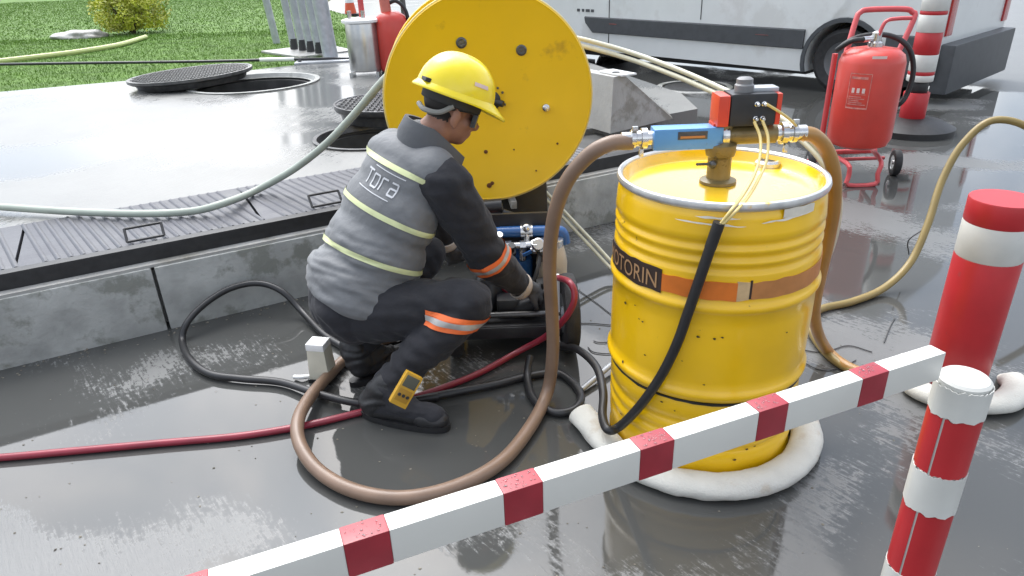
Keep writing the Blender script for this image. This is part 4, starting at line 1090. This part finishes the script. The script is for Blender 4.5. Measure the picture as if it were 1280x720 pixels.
# ------------------------------------------------------------------ hoses and wires
M_hbrown = mat('brown rubber hose', (.20, .130, .088), .45, var=.14, vscale=10, coat=.15)
M_hbrown2 = mat('amber brown hose', (.36, .19, .05), .36, var=.14, vscale=10, coat=.2)
M_hblack = mat('black hose', (.02, .02, .021), .4, var=.2, vscale=14)
M_hcream = mat('cream hose', (.58, .56, .42), .38, var=.08, vscale=9, coat=.2)
M_hgreen = mat('grey green layflat', (.36, .40, .34), .42, var=.1, vscale=9)
M_hred = mat('dark red hose', (.24, .018, .035), .4, var=.15, vscale=12, coat=.2)
M_hyel = mat('yellow hose', (.25, .18, .055), .42, var=.12, vscale=9, coat=.1)
M_hty = mat('pale yellow tube', (.66, .52, .20), .35, var=.05, vscale=12, coat=.2)
M_wire = mat('thin wire', (.05, .05, .05), .5)
def hose(key, r, m, label, cat='hose', name='hose', n=12, group=None):
    w = MB(); w.tube(PATHS[key], r, n, smooth=8)
    return tag(obj(name, w, m, sharp=60), label, cat, group)
hose('brown_left', .0225, M_hbrown, 'thick brown hose looping from the blue pump handle down onto the wet ground', name='suction_hose', n=16)
hose('brown_right', .021, M_hbrown2, 'amber brown hose hanging down the right side of the drum', name='suction_hose', n=16)
hose('black_loop', .0145, M_hblack, 'black hose loop standing on the ground in front of the kerb', name='black_hose')
hose('black_ground', .0145, M_hblack, 'black hose coiled on the ground between the boots and the trolley wheel', name='black_hose')
sl = thing('sleeved_line', 'black sleeved line running down the front of the yellow drum', 'hose', V(PATHS['black_sleeve'][7]))
w = MB(); w.tube(PATHS['black_sleeve'], .0145, 14); obj('sleeve', w, M_hblack, sl)
w = MB(); w.tube(PATHS['black_sleeve'][:2], .0152, 14, smooth=2); obj('sleeve_end', w, M_rub, sl)
hose('yellow_a', .0042, M_hty, 'pale yellow air tube from the left lower port of the actuator', 'air tube', 'air_tube', 8)
hose('yellow_b', .0042, M_hty, 'pale yellow air tube from the right lower port of the actuator', 'air tube', 'air_tube', 8)
hose('yellow_c', .0038, M_hty, 'short pale tube from the upper port of the actuator to the right coupling', 'air tube', 'air_tube', 8)
hose('cream_a', .0105, M_hcream, 'upper of the two cream hoses arching from the reel to the drum', name='cream_hose')
hose('cream_b', .0105, M_hcream, 'lower of the two cream hoses arching from the reel to the drum', name='cream_hose')
hose('lower_a', .0085, M_hcream, 'left of the two cream hoses slanting down below the yellow disc', name='cream_hose')
hose('lower_b', .0085, M_hcream, 'right of the two cream hoses slanting down below the yellow disc', name='cream_hose')
hose('green', .0185, M_hgreen, 'grey green hose lying across the trench covers at the left', name='delivery_hose', n=14)
hose('red', .0125, M_hred, 'dark red hose lying straight across the wet ground', name='red_hose')
hose('yellow_right', .0165, M_hyel, 'yellow hose curving down from the right edge to the ground', name='yellow_hose', n=14)
for k, lb in (('a', 'thin dark wire slanting from the trolley wheel towards the drum'), ('b', 'thin dark wire lying level between the trolley wheel and the drum'),
              ('c', 'shortest thin dark wire end poking out left of the drum'), ('d', 'thin dark wire with a hooked end left of the drum foot'),
              ('e', 'upper of two curved thin wires on the ground right of the drum'), ('f', 'lower of two curved thin wires on the ground right of the drum'),
              ('g', 'short thin wire bent upright on the ground below the yellow hose')):
    w = MB(); w.tube(PATHS['wire_' + k], .0022, 6, smooth=6)
    tag(obj('wire', w, M_wire), lb, 'wire', 'loose wires left of the drum' if k in 'abcd' else 'loose wires right of the drum')
w = MB(); w.tube(PATHS['wire_h'], .003, 6); tag(obj('wire', w, M_wire), 'thin dark cable dangling beside the yellow hose', 'wire')
w = MB(); w.tube(PATHS['stick'], .011, 10, smooth=3); tag(obj('rod', w, M_galv), 'short grey rod leaning against the left foot of the drum', 'rod')
r_ = thing('barrier_rope', 'taut black rope with a white section across the lawn edge', 'rope', V(PATHS['rope'][3]))
w = MB(); w.tube(PATHS['rope'], .017, 8, smooth=2); obj('cord', w, M_hblack, r_)
w = MB(); w.tube(PATHS['rope'][3:5], .026, 10, smooth=2); obj('white_sleeve', w, M_wplast, r_)
e = V(PATHS['rope'][-1]); w = MB(); w.cyl((e.x, e.y, 0.3), (e.x, e.y, e.z + .02), .02, n=10); w.lathe([(.1, .36), (.1, .38), (.02, .39)], (e.x, e.y, 0), n=14); obj('end_stake', w, M_iron, r_)
e = V(PATHS['rope'][0]); w = MB(); w.cyl((e.x, e.y, 0.3), (e.x, e.y, e.z + .02), .02, n=10); obj('end_stake', w, M_iron, r_)
w = MB(); w.tube([V(p) + V((0, 0, .03)) for p in PATHS['ghose']], .035, 8); tag(obj('garden_hose', w, mat('pale yellow green hose', (.55, .58, .25), .5)), 'pale yellow hose lying on the lawn below the bush', 'hose')

# ------------------------------------------------------------------ small things on the ground
M_beige = mat('beige plastic', (.60, .57, .46), .5, var=.12, vscale=10, dirt=(.35, .32, .25), dscale=12, damt=.38)
c = V((-.745, 2.30, 0))
t = thing('plastic_box', 'small upright beige plastic box on the ground behind the worker', 'box', c)
w = MB(); w.box(c + V((0, 0, .085)), (.086, .075, .165), Matrix.Rotation(R(-12), 3, 'Z'), bev=.010, taper=.82); bx = obj('casing', w, M_beige, t)
w = MB(); w.box(c + V((0, 0, .154)), (.074, .067, .03), Matrix.Rotation(R(-12), 3, 'Z'), bev=.008); obj('cap', w, M_wplast, bx)
w = MB(); w.box(c + V((0, 0, .008)), (.092, .08, .018), Matrix.Rotation(R(-12), 3, 'Z'), bev=.003); obj('foot', w, M_rub, bx)
w = MB(); w.tube([(-.86, 2.30, .012), (-.83, 2.29, .016), (-.80, 2.30, .012)], .009, 8); tag(obj('tube_offcut', w, M_wplast), 'short white tube offcut lying left of the beige box', 'offcut')
dc = V((-.392, 1.905, .142))
DX = V((.76, .10, -.58)).normalized(); DZ = V((.42, .34, .84)); DY = DZ.cross(DX).normalized(); DZ = DX.cross(DY).normalized()
DR = Matrix((DX, DY, DZ)).transposed()
t = thing('handheld_meter', 'yellow handheld meter with dark screen leaning on the boot', 'meter', dc)
M_dety = mat('mustard rubber case', (.52, .29, .02), .5, var=.15, vscale=16, dirt=(.2, .11, .02), dscale=14, damt=.35)
w = MB(); w.box(dc + DZ * .055, (.062, .030, .118), DR, bev=.008); cs = obj('case', w, M_dety, t)
w = MB(); w.box(dc + DZ * .085 - DY * .0145, (.046, .004, .040), DR, bev=.001); obj('screen', w, mat('grey lcd', (.07, .07, .05), .25), cs)
w = MB(); w.box(dc + DZ * .035 - DY * .0145, (.046, .003, .044), DR, bev=.001); obj('keypad', w, mat('ochre keypad', (.34, .18, .012), .5), cs)
for i in range(3):
    w = MB(); w.lathe([(.006, 0), (.005, .003), (.0001, .003)], dc + DZ * .035 - DY * .016 + DX * ((i - 1) * .015), -DY, n=10); obj('button', w, M_rub, cs)
# ------------------------------------------------------------------ crouching worker
M_cloth = mat('dark navy workwear', (.016, .0165, .021), .85, var=.25, vscale=6, bump=.35, bscale=38, sheen=.08)
M_vest = mat('grey vest fabric', (.150, .156, .162), .72, var=.14, vscale=5, bump=.55, bscale=20, sheen=.15)
M_vestd = mat('darker grey collar', (.10, .105, .112), .75, var=.12, vscale=9, bump=.2, bscale=40)
M_skin = mat('weathered skin', (.28, .135, .085), .55, var=.12, vscale=24)
M_hair = mat('dark hair', (.015, .012, .010), .6)
M_helm = mat('yellow helmet plastic', (.86, .68, .012), .25, var=.04, vscale=5, coat=.4, bump=.05, bscale=12)
M_boot = mat('black leather boot', (.018, .018, .019), .5, var=.3, vscale=14, bump=.3, bscale=45)
M_glove = mat('dark grey glove', (.06, .062, .066), .7, var=.25, vscale=20, bump=.3, bscale=60)
M_cuff = mat('pale leather cuff', (.50, .44, .38), .7, var=.15, vscale=18)
M_lime = mat('lime reflective tape', (.66, .70, .38), .45, var=.08, vscale=14)
M_orange = mat('fluorescent orange tape', (.86, .17, .04), .55, var=.08, vscale=14)
M_silver = mat('silver reflective tape', (.42, .41, .39), .4, .2, var=.12, vscale=20)

man = thing('person', 'crouching worker in grey vest, navy workwear and yellow hard hat handling the pump', 'person', V((-.47, 2.1, 0)))
T0, T1 = V((-.560, 2.285, .36)), V((-.335, 2.405, .83))
SPN = (T1 - T0).normalized()
fh = V((math.cos(R(46)), math.sin(R(46)), 0))
RT_ = fh.cross(SPN).normalized(); FW = SPN.cross(RT_).normalized()
def tp(t, f=0, r=0): return T0 + (T1 - T0) * t + FW * f + RT_ * r
AX = (FW, RT_, SPN)
RSH, LSH = V((-.215, 2.285, .775)), V((-.405, 2.555, .790))
REL, RWR = V((-.085, 2.335, .475)), V((.040, 2.455, .290))
LEL, LWR = V((-.290, 2.700, .560)), V((-.275, 2.735, .365))
RHP, RKN, RAN = V((-.500, 2.205, .335)), V((-.150, 2.165, .372)), V((-.452, 2.035, .120))
LHP, LKN, LAN = V((-.640, 2.330, .330)), V((-.340, 2.560, .395)), V((-.600, 2.275, .140))
NK0, HC = V((-.290, 2.405, .885)), V((-.184, 2.430, .992))

b = MB()
b.ell(tp(.10), AX, (.135, .170, .13)); b.ell(tp(.42), AX, (.130, .170, .17)); b.ell(tp(.75), AX, (.125, .170, .16)); b.ell(tp(.95), AX, (.10, .15, .09))
b.ell(V((-.575, 2.270, .325)), (FW, RT_, V((0, 0, 1))), (.150, .182, .125))
b.ell(V((-.610, 2.215, .315)), (FW, RT_, V((0, 0, 1))), (.12, .11, .105))
b.limb([(RHP, .112), (RHP.lerp(RKN, .5), .105), (RKN, .083)])
b.limb([(RKN, .080), (RKN.lerp(RAN, .30), .083), (RKN.lerp(RAN, .65), .068), (RAN, .056)])
b.limb([(LHP, .12), (LHP.lerp(LKN, .5), .10), (LKN, .08)]); b.limb([(LKN, .078), (LKN.lerp(LAN, .4), .078), (LAN, .055)])
b.limb([(tp(.90), .09), (RSH, .088), (RSH.lerp(REL, .5), .084), (REL, .077)]); b.limb([(REL, .077), (REL.lerp(RWR, .5), .066), (RWR, .044)])
b.limb([(tp(.90), .09), (LSH, .088), (LSH.lerp(LEL, .5), .075), (LEL, .063)]); b.limb([(LEL, .063), (LEL.lerp(LWR, .5), .055), (LWR, .042)])
# neck and head
hphi, hpit = R(24), R(24)
HF = V((math.cos(hphi) * math.cos(hpit), math.sin(hphi) * math.cos(hpit), -math.sin(hpit))); HR = HF.cross(V((0, 0, 1))).normalized(); HU = HR.cross(HF).normalized()
def hp(f, r, u): return HC + HF * f + HR * r + HU * u
HA = (HF, HR, HU)
b.limb([(NK0, .066), (hp(-.025, 0, -.075), .058)])
b.ell(hp(-.012, 0, .03), HA, (.098, .076, .095)); b.ell(hp(.022, 0, -.045), HA, (.066, .060, .072)); b.ell(hp(.050, 0, -.088), HA, (.032, .034, .026))
b.ell(hp(.102, 0, -.034), HA, (.020, .014, .018)); b.ell(hp(.092, 0, -.016), HA, (.014, .010, .028)); b.ell(hp(.084, 0, -.064), HA, (.012, .024, .008)); b.ell(hp(.081, 0, -.076), HA, (.012, .021, .007))
b.ell(hp(.078, 0, .014), HA, (.014, .052, .014))
for s_ in (-1, 1):
    b.ell(hp(.052, s_ * .043, -.034), HA, (.024, .020, .02))
    b.ell(hp(-.010, s_ * .082, -.024), HA, (.020, .010, .034)); b.ell(hp(-.006, s_ * .082, -.050), HA, (.011, .008, .013))
# hands: palm, four fingers, thumb, curled round what they hold
def hand(wr, d, nrm, s_, L=.10, curl=1.0):
    d = V(d).normalized(); nrm = (V(nrm) - d * V(nrm).dot(d)).normalized(); sd = d.cross(nrm) * s_      # nrm: back of hand
    b.ell(wr + d * .045, (d, sd, nrm), (.052, .042, .020)); b.limb([(wr, .034), (wr + d * .04, .030)])
    for i, (o, l) in enumerate(((-.032, .82), (-.011, .95), (.011, 1.0), (.031, .92))):
        p = wr + d * .082 + sd * o; ch = [(p, .0115)]; a = R(18)
        for seg_ in (.038, .028, .022):
            a += R(38) * curl
            p = p + (d * math.cos(a) - nrm * math.sin(a)) * seg_ * l; ch.append((p, .0105 if seg_ > .03 else .0095))
        b.limb(ch, 10)
    p = wr + d * .028 + sd * .036; ch = [(p, .014)]
    for q, rr_ in ((d * .030 + sd * .022 - nrm * .012, .0125), (d * .026 + sd * .004 - nrm * .020, .0105)):
        p = p + q; ch.append((p, rr_))
    b.limb(ch, 10)
RHD = V((.70, .50, -.52)).normalized()
hand(RWR + RHD * .02, RHD, (.35, -.55, .75), 1, curl=.85)
LHD = V((.35, .30, -.88)).normalized()
hand(LWR + LHD * .02, LHD, (-.2, -.7, .3), -1, curl=.9)
# boots' feet inside the same skin
RTOE, RHEEL = V((-.282, 1.960, .048)), V((-.500, 2.035, .055))
b.limb([(RAN, .055), (RHEEL, .046), (RTOE, .040)]); b.limb([(RAN, .055), (RTOE.lerp(RHEEL, .35), .046)])
LTOE, LHEEL = V((-.400, 2.400, .045)), V((-.585, 2.265, .075))
b.limb([(LAN, .055), (LHEEL, .046), (LTOE, .040)])
body = blob(b, .0062, 7)
def folds(p):
    d = 0.0
    # horizontal wrinkles in sleeves and trousers, none on head, hands and feet
    if (p - HC).length < .165 or p.z < .07: return 0.0
    if (p - RWR).length < .05 or (p - (RWR + RHD * .08)).length < .12 or (p - (LWR + LHD * .08)).length < .12: return 0.0
    d += .0075 * noise.noise(V((p.x * 9, p.y * 9, p.z * 26))) + .0070 * noise.noise(V((p.x * 24 + p.z * 16, p.y * 24, p.z * 10 + 5)))
    k = max(0, 1 - (p - RKN.lerp(RHP, .35)).length / .22)
    d += k * .004 * math.sin((p.x * .6 + p.z) * 95 + 3 * noise.noise(p * 9))
    k = max(0, 1 - (p - REL).length / .14)
    d += k * .005 * math.sin((p.z * .9 - p.x * .3) * 120 + 4 * noise.noise(p * 11))
    k = max(0, 1 - (p - RAN.lerp(RKN, .25)).length / .16)
    d += k * .006 * math.sin((p.z * 1 + p.x * .8) * 105 + 4 * noise.noise(p * 12))
    return d
displace(body, folds)
bo = link_mesh('body', body, [M_cloth, M_skin, M_glove, M_boot, M_hair], man, sharp=None)
body.shade_smooth()
bo_org = V(bo.location) + ORG['person']
mi = []
RHC, LHC = RWR + RHD * .07, LWR + LHD * .07
for f in body.polygons:
    p = V(f.center) + bo_org; q = p - HC; k = 0
    fz, rz, uz = q.dot(HF), q.dot(HR), q.dot(HU)
    if q.length < .155 or (p - NK0).dot(SPN) > .02 and q.length < .2:
        k = 1
        if fz < -.02 and uz > -.045 and abs(rz) < .2 and not (abs(rz) > .066 and fz > -.04): k = 4
    elif (p - RHC).length < .105 and (p - RWR).dot(RHD) > -.004: k = 2
    elif (p - LHC).length < .105 and (p - LWR).dot(LHD) > -.004: k = 2
    elif p.z < .05: k = 3
    mi.append(k)
body.polygons.foreach_set('material_index', mi)

# boots
def boot(an, heel, toe):
    m_ = MB(); d = (toe - heel); d.z = 0; d.normalize(); sd = V((-d.y, d.x, 0)); u = V((0, 0, 1))
    m_.limb([(an + (an - heel) * .25, .054), (an, .058), (heel + u * .01, .052)])
    for q, rx, ry, rz, up_ in ((.0, .050, .041, .055, .058), (.25, .072, .040, .056, .066), (.55, .075, .042, .044, .052), (.85, .064, .046, .037, .042), (1.02, .046, .042, .033, .038)):
        m_.ell(heel.lerp(toe, q) * 1 + u * (up_ - heel.lerp(toe, q).z + min(0, 0)) + u * (heel.z - .055) * (1 - q), (d, sd, u), (rx, ry, rz))
    me = blob(m_, .0065, 5)
    displace(me, lambda p: .0035 * noise.noise(p * 22) + .003 * math.sin(p.z * 150 + 5 * noise.noise(p * 14)) * (1 if .07 < p.z < .16 else 0))
    me_o = link_mesh('boot', me, M_boot, man, sharp=None); me.shade_smooth()
    s_ = MB(); o_ = []
    for i in range(28):
        a = 2 * math.pi * i / 28; L = (toe - heel).length
        x = math.cos(a); y = math.sin(a); hw = .045 + .004 * x
        o_.append(heel.lerp(toe, .5) + d * (x * (L / 2 + .055)) + sd * (hw * (abs(y) ** .75) * (1 if y > 0 else -1)))
    for q in (.40, .50, .60):
        pc = heel.lerp(toe, q); pc = V((pc.x, pc.y, .112 - .05 * (q - .4)))
        lc = MB(); lc.tube([pc + sd * -.03 - u * .008, pc + u * .004, pc + sd * .03 - u * .008], .004, 6, smooth=4); obj('lace', lc, mat('boot lace', (.05, .05, .05), .7), me_o)
    vs = [V((p.x, p.y, .002)) for p in o_] + [V((p.x, p.y, .024)) for p in o_]
    s_._add(vs, [tuple(range(28))[::-1], tuple(range(28, 56))] + [(i, (i + 1) % 28, 28 + (i + 1) % 28, 28 + i) for i in range(28)])
    obj('sole', s_, M_rub, me_o)
boot(RAN, RHEEL, RTOE); boot(LAN, LHEEL, LTOE)

# vest: a puffed shell of its own over the torso
v = MB()
v.ell(tp(.0, -.01, -.0), AX, (.180, .212, .072)); v.ell(tp(.10, -.015, -.012), AX, (.182, .212, .13)); v.ell(tp(.36, -.008, -.004), AX, (.162, .206, .16)); v.ell(tp(.62, -.006), AX, (.150, .200, .17)); v.ell(tp(.84, -.01), AX, (.125, .172, .13))
v.limb([(tp(.93, -.005), .095), (RSH + V((-.035, .02, .035)), .083)]); v.limb([(tp(.93, -.005), .095), (LSH + V((-.01, -.03, .03)), .090)]); v.ell(tp(.97, -.012, -.01), AX, (.105, .185, .085))
v.limb([(tp(.95), .085), (NK0 + V((-.012, 0, .0)), .078)])
vm = blob(v, .0075, 9)
def vfold(p):
    t = (p - T0).dot(SPN) / (T1 - T0).length; a = (p - T0).dot(RT_); f_ = (p - T0).dot(FW)
    w1 = max(0, 1 - abs(t - .18) / .42)
    n1 = noise.noise(V((a * 5 + 2, f_ * 5, t * 17 + a * 6)))
    n2 = noise.noise(V((a * 9, f_ * 9, t * 30 - a * 10 + 4)))
    d = w1 * (.0150 * n1 + .0080 * n2) + .0035 * noise.noise(V((a * 7, f_ * 7, t * 5)))
    w2 = max(0, 1 - (p - (RSH + V((-.06, -.02, -.15)))).length / .2)
    d += w2 * .011 * noise.noise(V((a * 26 + t * 22, f_ * 8, t * 6)))
    return d
displace(vm, vfold)
vo = link_mesh('vest', vm, M_vest, man, sharp=None); vm.shade_smooth()
v_org = V(vo.location) + ORG['person']
bvh = BVHTree.FromPolygons([V(q.co) + v_org for q in vm.vertices], [tuple(f.vertices) for f in vm.polygons])
bb = BVHTree.FromPolygons([V(q.co) + bo_org for q in body.vertices], [tuple(f.vertices) for f in body.polygons])

def ring_band(tree, c, nrm, hw, off, name, m, par, rmax=.32, n=96, arc=None, rows=4, ref=None, edge=True):
    """a tape that follows the cloth: rays from an inner axis out to the surface"""
    nrm = V(nrm).normalized(); x = V(ref) - nrm * V(ref).dot(nrm) if ref is not None else nrm.orthogonal(); x.normalize(); y = nrm.cross(x)
    a0, a1 = arc or (0, 360); cnt = n if arc is None else n + 1
    grid = []
    for j in range(rows + 1):
        cc = V(c) + nrm * (-hw + 2 * hw * j / rows); row = []
        for i in range(cnt):
            a = R(a0 + (a1 - a0) * i / n); d = x * math.cos(a) + y * math.sin(a)
            h = tree.ray_cast(cc, d, rmax)
            row.append((h[0] + d * off) if h[0] is not None and h[3] < rmax else None)
        grid.append(row)
    w = MB(); idx = {}
    for j, row in enumerate(grid):
        for i, p in enumerate(row):
            if p is not None: idx[(j, i)] = len(w.v); w.v.append(tuple(p))
    for j in range(rows):
        for i in range(n):
            k = (i + 1) % cnt
            q = [(j, i), (j, k), (j + 1, k), (j + 1, i)]
            if all(e in idx for e in q) and max((V(w.v[idx[q[s]]]) - V(w.v[idx[q[(s + 1) % 4]]])).length for s in range(4)) < .06:
                w.f.append([idx[e] for e in q]); w.m.append(0)
    if not w.f: return None
    return obj(name, w, m, par, sharp=None)
for t_, tilt in ((.31, -.06), (.62, .06), (.925, .05)):
    nrm = (SPN + RT_ * tilt).normalized()
    ring_band(bvh, tp(t_), nrm, .0095, .0035, 'reflective_stripe', M_lime, vo, ref=FW)
    
# arm and leg bands
dirA = (RWR - REL).normalized()
pA = REL.lerp(RWR, .03) ; nA = (RWR - RSH).normalized()
for off_, hw_, m_, nm in ((.0045, .026, M_orange, 'orange_armband'), (.0062, .009, M_silver, 'silver_line')):
    ring_band(bb, pA, nA, hw_, off_, nm, m_, man, rmax=.115, n=48)
pL = RKN.lerp(RAN, .17); nL = ((RAN - RKN).normalized() * .45 + V((0.05, 0, -1)) * .75).normalized()
for off_, hw_, m_, nm in ((.0055, .027, M_orange, 'orange_legband'), (.0075, .010, M_silver, 'silver_line')):
    ring_band(bb, pL, nL, hw_, off_, nm, m_, man, rmax=.125, n=56)
# pale glove cuff
for p_, d_ in ((RWR, RHD), (LWR, (LWR - LEL).normalized())):
    w = MB(); w.lathe([(.046, -.022), (.052, -.020), (.054, .0), (.048, .012), (.040, .014)], p_ + d_ * -.002, d_, n=28, caps=False); obj('glove_cuff', w, M_cuff, man, sharp=60)

# vest lettering: strokes laid on the cloth
UX = V((.86, .10, -.375)).normalized()
cast = V((.42, .86, -.22)).normalized()
UY = UX.cross(cast).normalized()
if UY.z < 0: UY = -UY
LO = V((-.5285, 1.9, .80)) 
def cloth_pt(u, v_):
    o = V(LC) + UX * u + UY * v_
    h = bvh.ray_cast(o - cast * .5, cast, 2.0)
    return (h[0] - cast * .0030) if h[0] is not None else None
def stroke(w, x0, y0, x1, y1, th, n=8):
    dx, dy = x1 - x0, y1 - y0; l = math.hypot(dx, dy); nx, ny = -dy / l * th / 2, dx / l * th / 2
    prev = None
    for i in range(n + 1):
        t = i / n; a = cloth_pt(x0 + dx * t + nx, y0 + dy * t + ny); c_ = cloth_pt(x0 + dx * t - nx, y0 + dy * t - ny)
        if a is None or c_ is None: prev = None; continue
        k = len(w.v); w.v += [tuple(a), tuple(c_)]
        if prev is not None: w.f.append([prev, prev + 1, k + 1, k]); w.m.append(0)
        prev = k
LC = tp(.79, -.16, .045)
w = MB(); h = .024
def word():
    th = .0052
    x = -.075
    def S_(a, b_, c_, d_): stroke(w, x + a, b_, x + c_, d_, th)
    S_(0, h, .032, h); S_(.016, h, .016, -h); x += .040                                   # T
    S_(0, h * .8, .026, h * .8); S_(0, -h, .026, -h); S_(0, h * .8, 0, -h); S_(.026, h * .8, .026, -h); x += .034   # O
    S_(0, h * .8, 0, -h); S_(0, h * .8, .026, h * .8); x += .036                           # R, open
    S_(0, h * .8, .026, h * .8); S_(.026, h * .8, .026, -h); S_(0, -h, .026, -h); S_(0, -.002, .026, -.002); S_(0, -.002, 0, -h)   # a
word_ = word
x = 0
def word2():
    th = .0062; pos = -.088
    G = {'T': [(0, 1, .036, 1), (.018, 1, .018, -1)],
         'O': [(0, .75, .030, .75), (0, -1, .030, -1), (0, .75, 0, -1), (.030, .75, .030, -1)],
         'R': [(0, .75, 0, -1), (0, .75, .028, .75)],
         'A': [(0, .75, .030, .75), (.030, .75, .030, -1), (0, -1, .030, -1), (0, -.1, .030, -.1), (0, -.1, 0, -1)]}
    for ch in 'TORA':
        for a, b_, c_, d_ in G[ch]: stroke(w, pos + a, b_ * h, pos + c_, d_ * h, th)
        pos += .047
word2()
stroke(w, -.06, .042, .10, .042, .0030, 16); stroke(w, -.10, -.040, .075, -.040, .0030, 16)
if w.f: obj('lettering', w, mat('pale grey print', (.55, .56, .57), .5), vo, sharp=None)

# stand-up collar, open at the front
w = MB(); n = 40; vs = []
cb, ct = NK0 + V((-.005, 0, -.035)), NK0 + V((.020, .004, .050)); cn = V((.42, .10, .90)).normalized()
cx = (HF - cn * HF.dot(cn)).normalized(); cy = cn.cross(cx)
A0, A1 = R(22), R(338)
for i in range(n + 1):
    a = A0 + (A1 - A0) * i / n; e = max(0, math.cos(a)) 
    dirv = cx * math.cos(a) + cy * math.sin(a)
    lo_ = cb + cx * (.10 * math.cos(a) + .035 * e) + cy * (.098 * math.sin(a)) - cn * .030 * e
    hi = ct + cx * (.088 * math.cos(a) + .082 * e) + cy * (.083 * math.sin(a)) - cn * (.058 * e - .012 * (1 - e))
    mid = lo_.lerp(hi, .5) + dirv * .008
    for p, th in ((lo_, .0), (mid, .0), (hi, .0)): vs.append(p)
    for p in (hi, mid, lo_): vs.append(p - dirv * .013)
fs = []
for i in range(n):
    for j in range(6): fs.append((6 * i + j, 6 * (i + 1) + j, 6 * (i + 1) + (j + 1) % 6, 6 * i + (j + 1) % 6))
fs += [tuple(range(6)), tuple(range(6 * n, 6 * n + 6))]
w._add(vs, fs); obj('collar', w, M_vestd, vo, sharp=50)

# hard hat
h_ = MB()
HH = hp(-.004, 0, .052)
def hat(f, r, u): return HH + HF * f + HR * r + HU * u
nu, nv = 48, 14; vs = []
for j in range(nv + 1):
    e = (math.pi / 2) * j / nv
    for i in range(nu):
        a = 2 * math.pi * i / nu
        rf, rr_ = .140 * math.cos(e) ** .82, .116 * math.cos(e) ** .82
        z = .128 * math.sin(e)
        rid = .006 * math.exp(-((math.sin(a) * rr_) / .016) ** 2) * (1 if j > 2 else 0)
        vs.append(hat(rf * math.cos(a), rr_ * math.sin(a), z + rid))
fs = [(j * nu + i, j * nu + (i + 1) % nu, (j + 1) * nu + (i + 1) % nu, (j + 1) * nu + i) for j in range(nv) for i in range(nu)]
h_._add(vs, fs)
helmet = obj('helmet', h_, M_helm, man, sharp=60)
w = MB(); vs = []
for i in range(nu):
    a = 2 * math.pi * i / nu; fr_ = max(0, math.cos(a)) ** 2.2
    ex = .012 + .050 * fr_; dz = -.012 - .022 * fr_
    for (k, dzz) in ((-.004, .012), (ex, dz + .004), (ex + .002, dz), (ex, dz - .004), (-.012, .002)):
        vs.append(hat((.140 + k) * math.cos(a), (.116 + k * .7) * math.sin(a), dzz))
w._add(vs, [(5 * i + j, 5 * ((i + 1) % nu) + j, 5 * ((i + 1) % nu) + (j + 1) % 5, 5 * i + (j + 1) % 5) for i in range(nu) for j in range(5)])
obj('brim', w, M_helm, helmet, sharp=60)
w = MB(); vs = []
for i in range(9):
    a = R(-78 + 40 * i / 8)
    for e in (.30, .42):
        ce = math.cos(e) ** .82
        vs.append(hat(.1365 * ce * math.cos(a), .1125 * ce * math.sin(a) * 1.0, .125 * math.sin(e) + .002))
hl = MB(); vs = []
def hatp(a, e, off=.0025):
    ce = math.cos(e) ** .82; p0 = hat(.140 * ce * math.cos(a), .116 * ce * math.sin(a), .128 * math.sin(e)); return p0 + (p0 - hat(0, 0, .0)).normalized() * off
SIDE = 1
for i in range(9):
    a = SIDE * R(60 + 26 * i / 8); vs += [hatp(a, .36), hatp(a, .46)]
hl._add(vs, [(2 * i, 2 * i + 2, 2 * i + 3, 2 * i + 1) for i in range(8)]); obj('name_sticker', hl, MATS['label white print'], helmet, sharp=None)
w = MB()
w.box(hat(-.128, .035, .012), (.02, .05, .014), Matrix((HF, HR, HU)).transposed(), bev=.003); obj('rear_adjuster', w, M_rub, helmet)
w = MB(); w.lathe([(.100, -.040), (.106, -.036), (.108, .0), (.104, .006)], HH + HF * -.004, HU, n=40, caps=False)
for i, p in enumerate(w.v):
    q = V(p) - HH; w.v[i] = tuple(HH + HF * q.dot(HF) * 1.02 + HR * q.dot(HR) * .84 + HU * (q.dot(HU) - .004))
obj('sweat_band', w, mat('dark grey webbing', (.035, .036, .036), .7), helmet, sharp=60)
w = MB(); w.tube([hp(-.108, -.03, -.020), hp(-.104, .03, -.030), hp(-.066, .068, -.022), hp(-.03, .082, .012)], .009, 8); obj('nape_strap', w, mat('grey webbing', (.24, .24, .22), .7), helmet)
# safety glasses
w = MB(); vs = []
for i in range(15):
    a = R(-75 + 150 * i / 14)
    for u in (-.032, .012): vs.append(hp(.034 + .064 * math.cos(a), .079 * math.sin(a), u - .004 + .0))
w._add(vs, [(2 * i, 2 * i + 2, 2 * i + 3, 2 * i + 1) for i in range(14)]); gl = obj('safety_glasses', w, M_glass, man, sharp=60)
for s_ in (-1, 1):
    w = MB(); w.tube([hp(.052, s_ * .077, .008), hp(.02, s_ * .082, .008), hp(-.03, s_ * .080, .0)], .0035, 6); obj('temple', w, M_rub, gl)
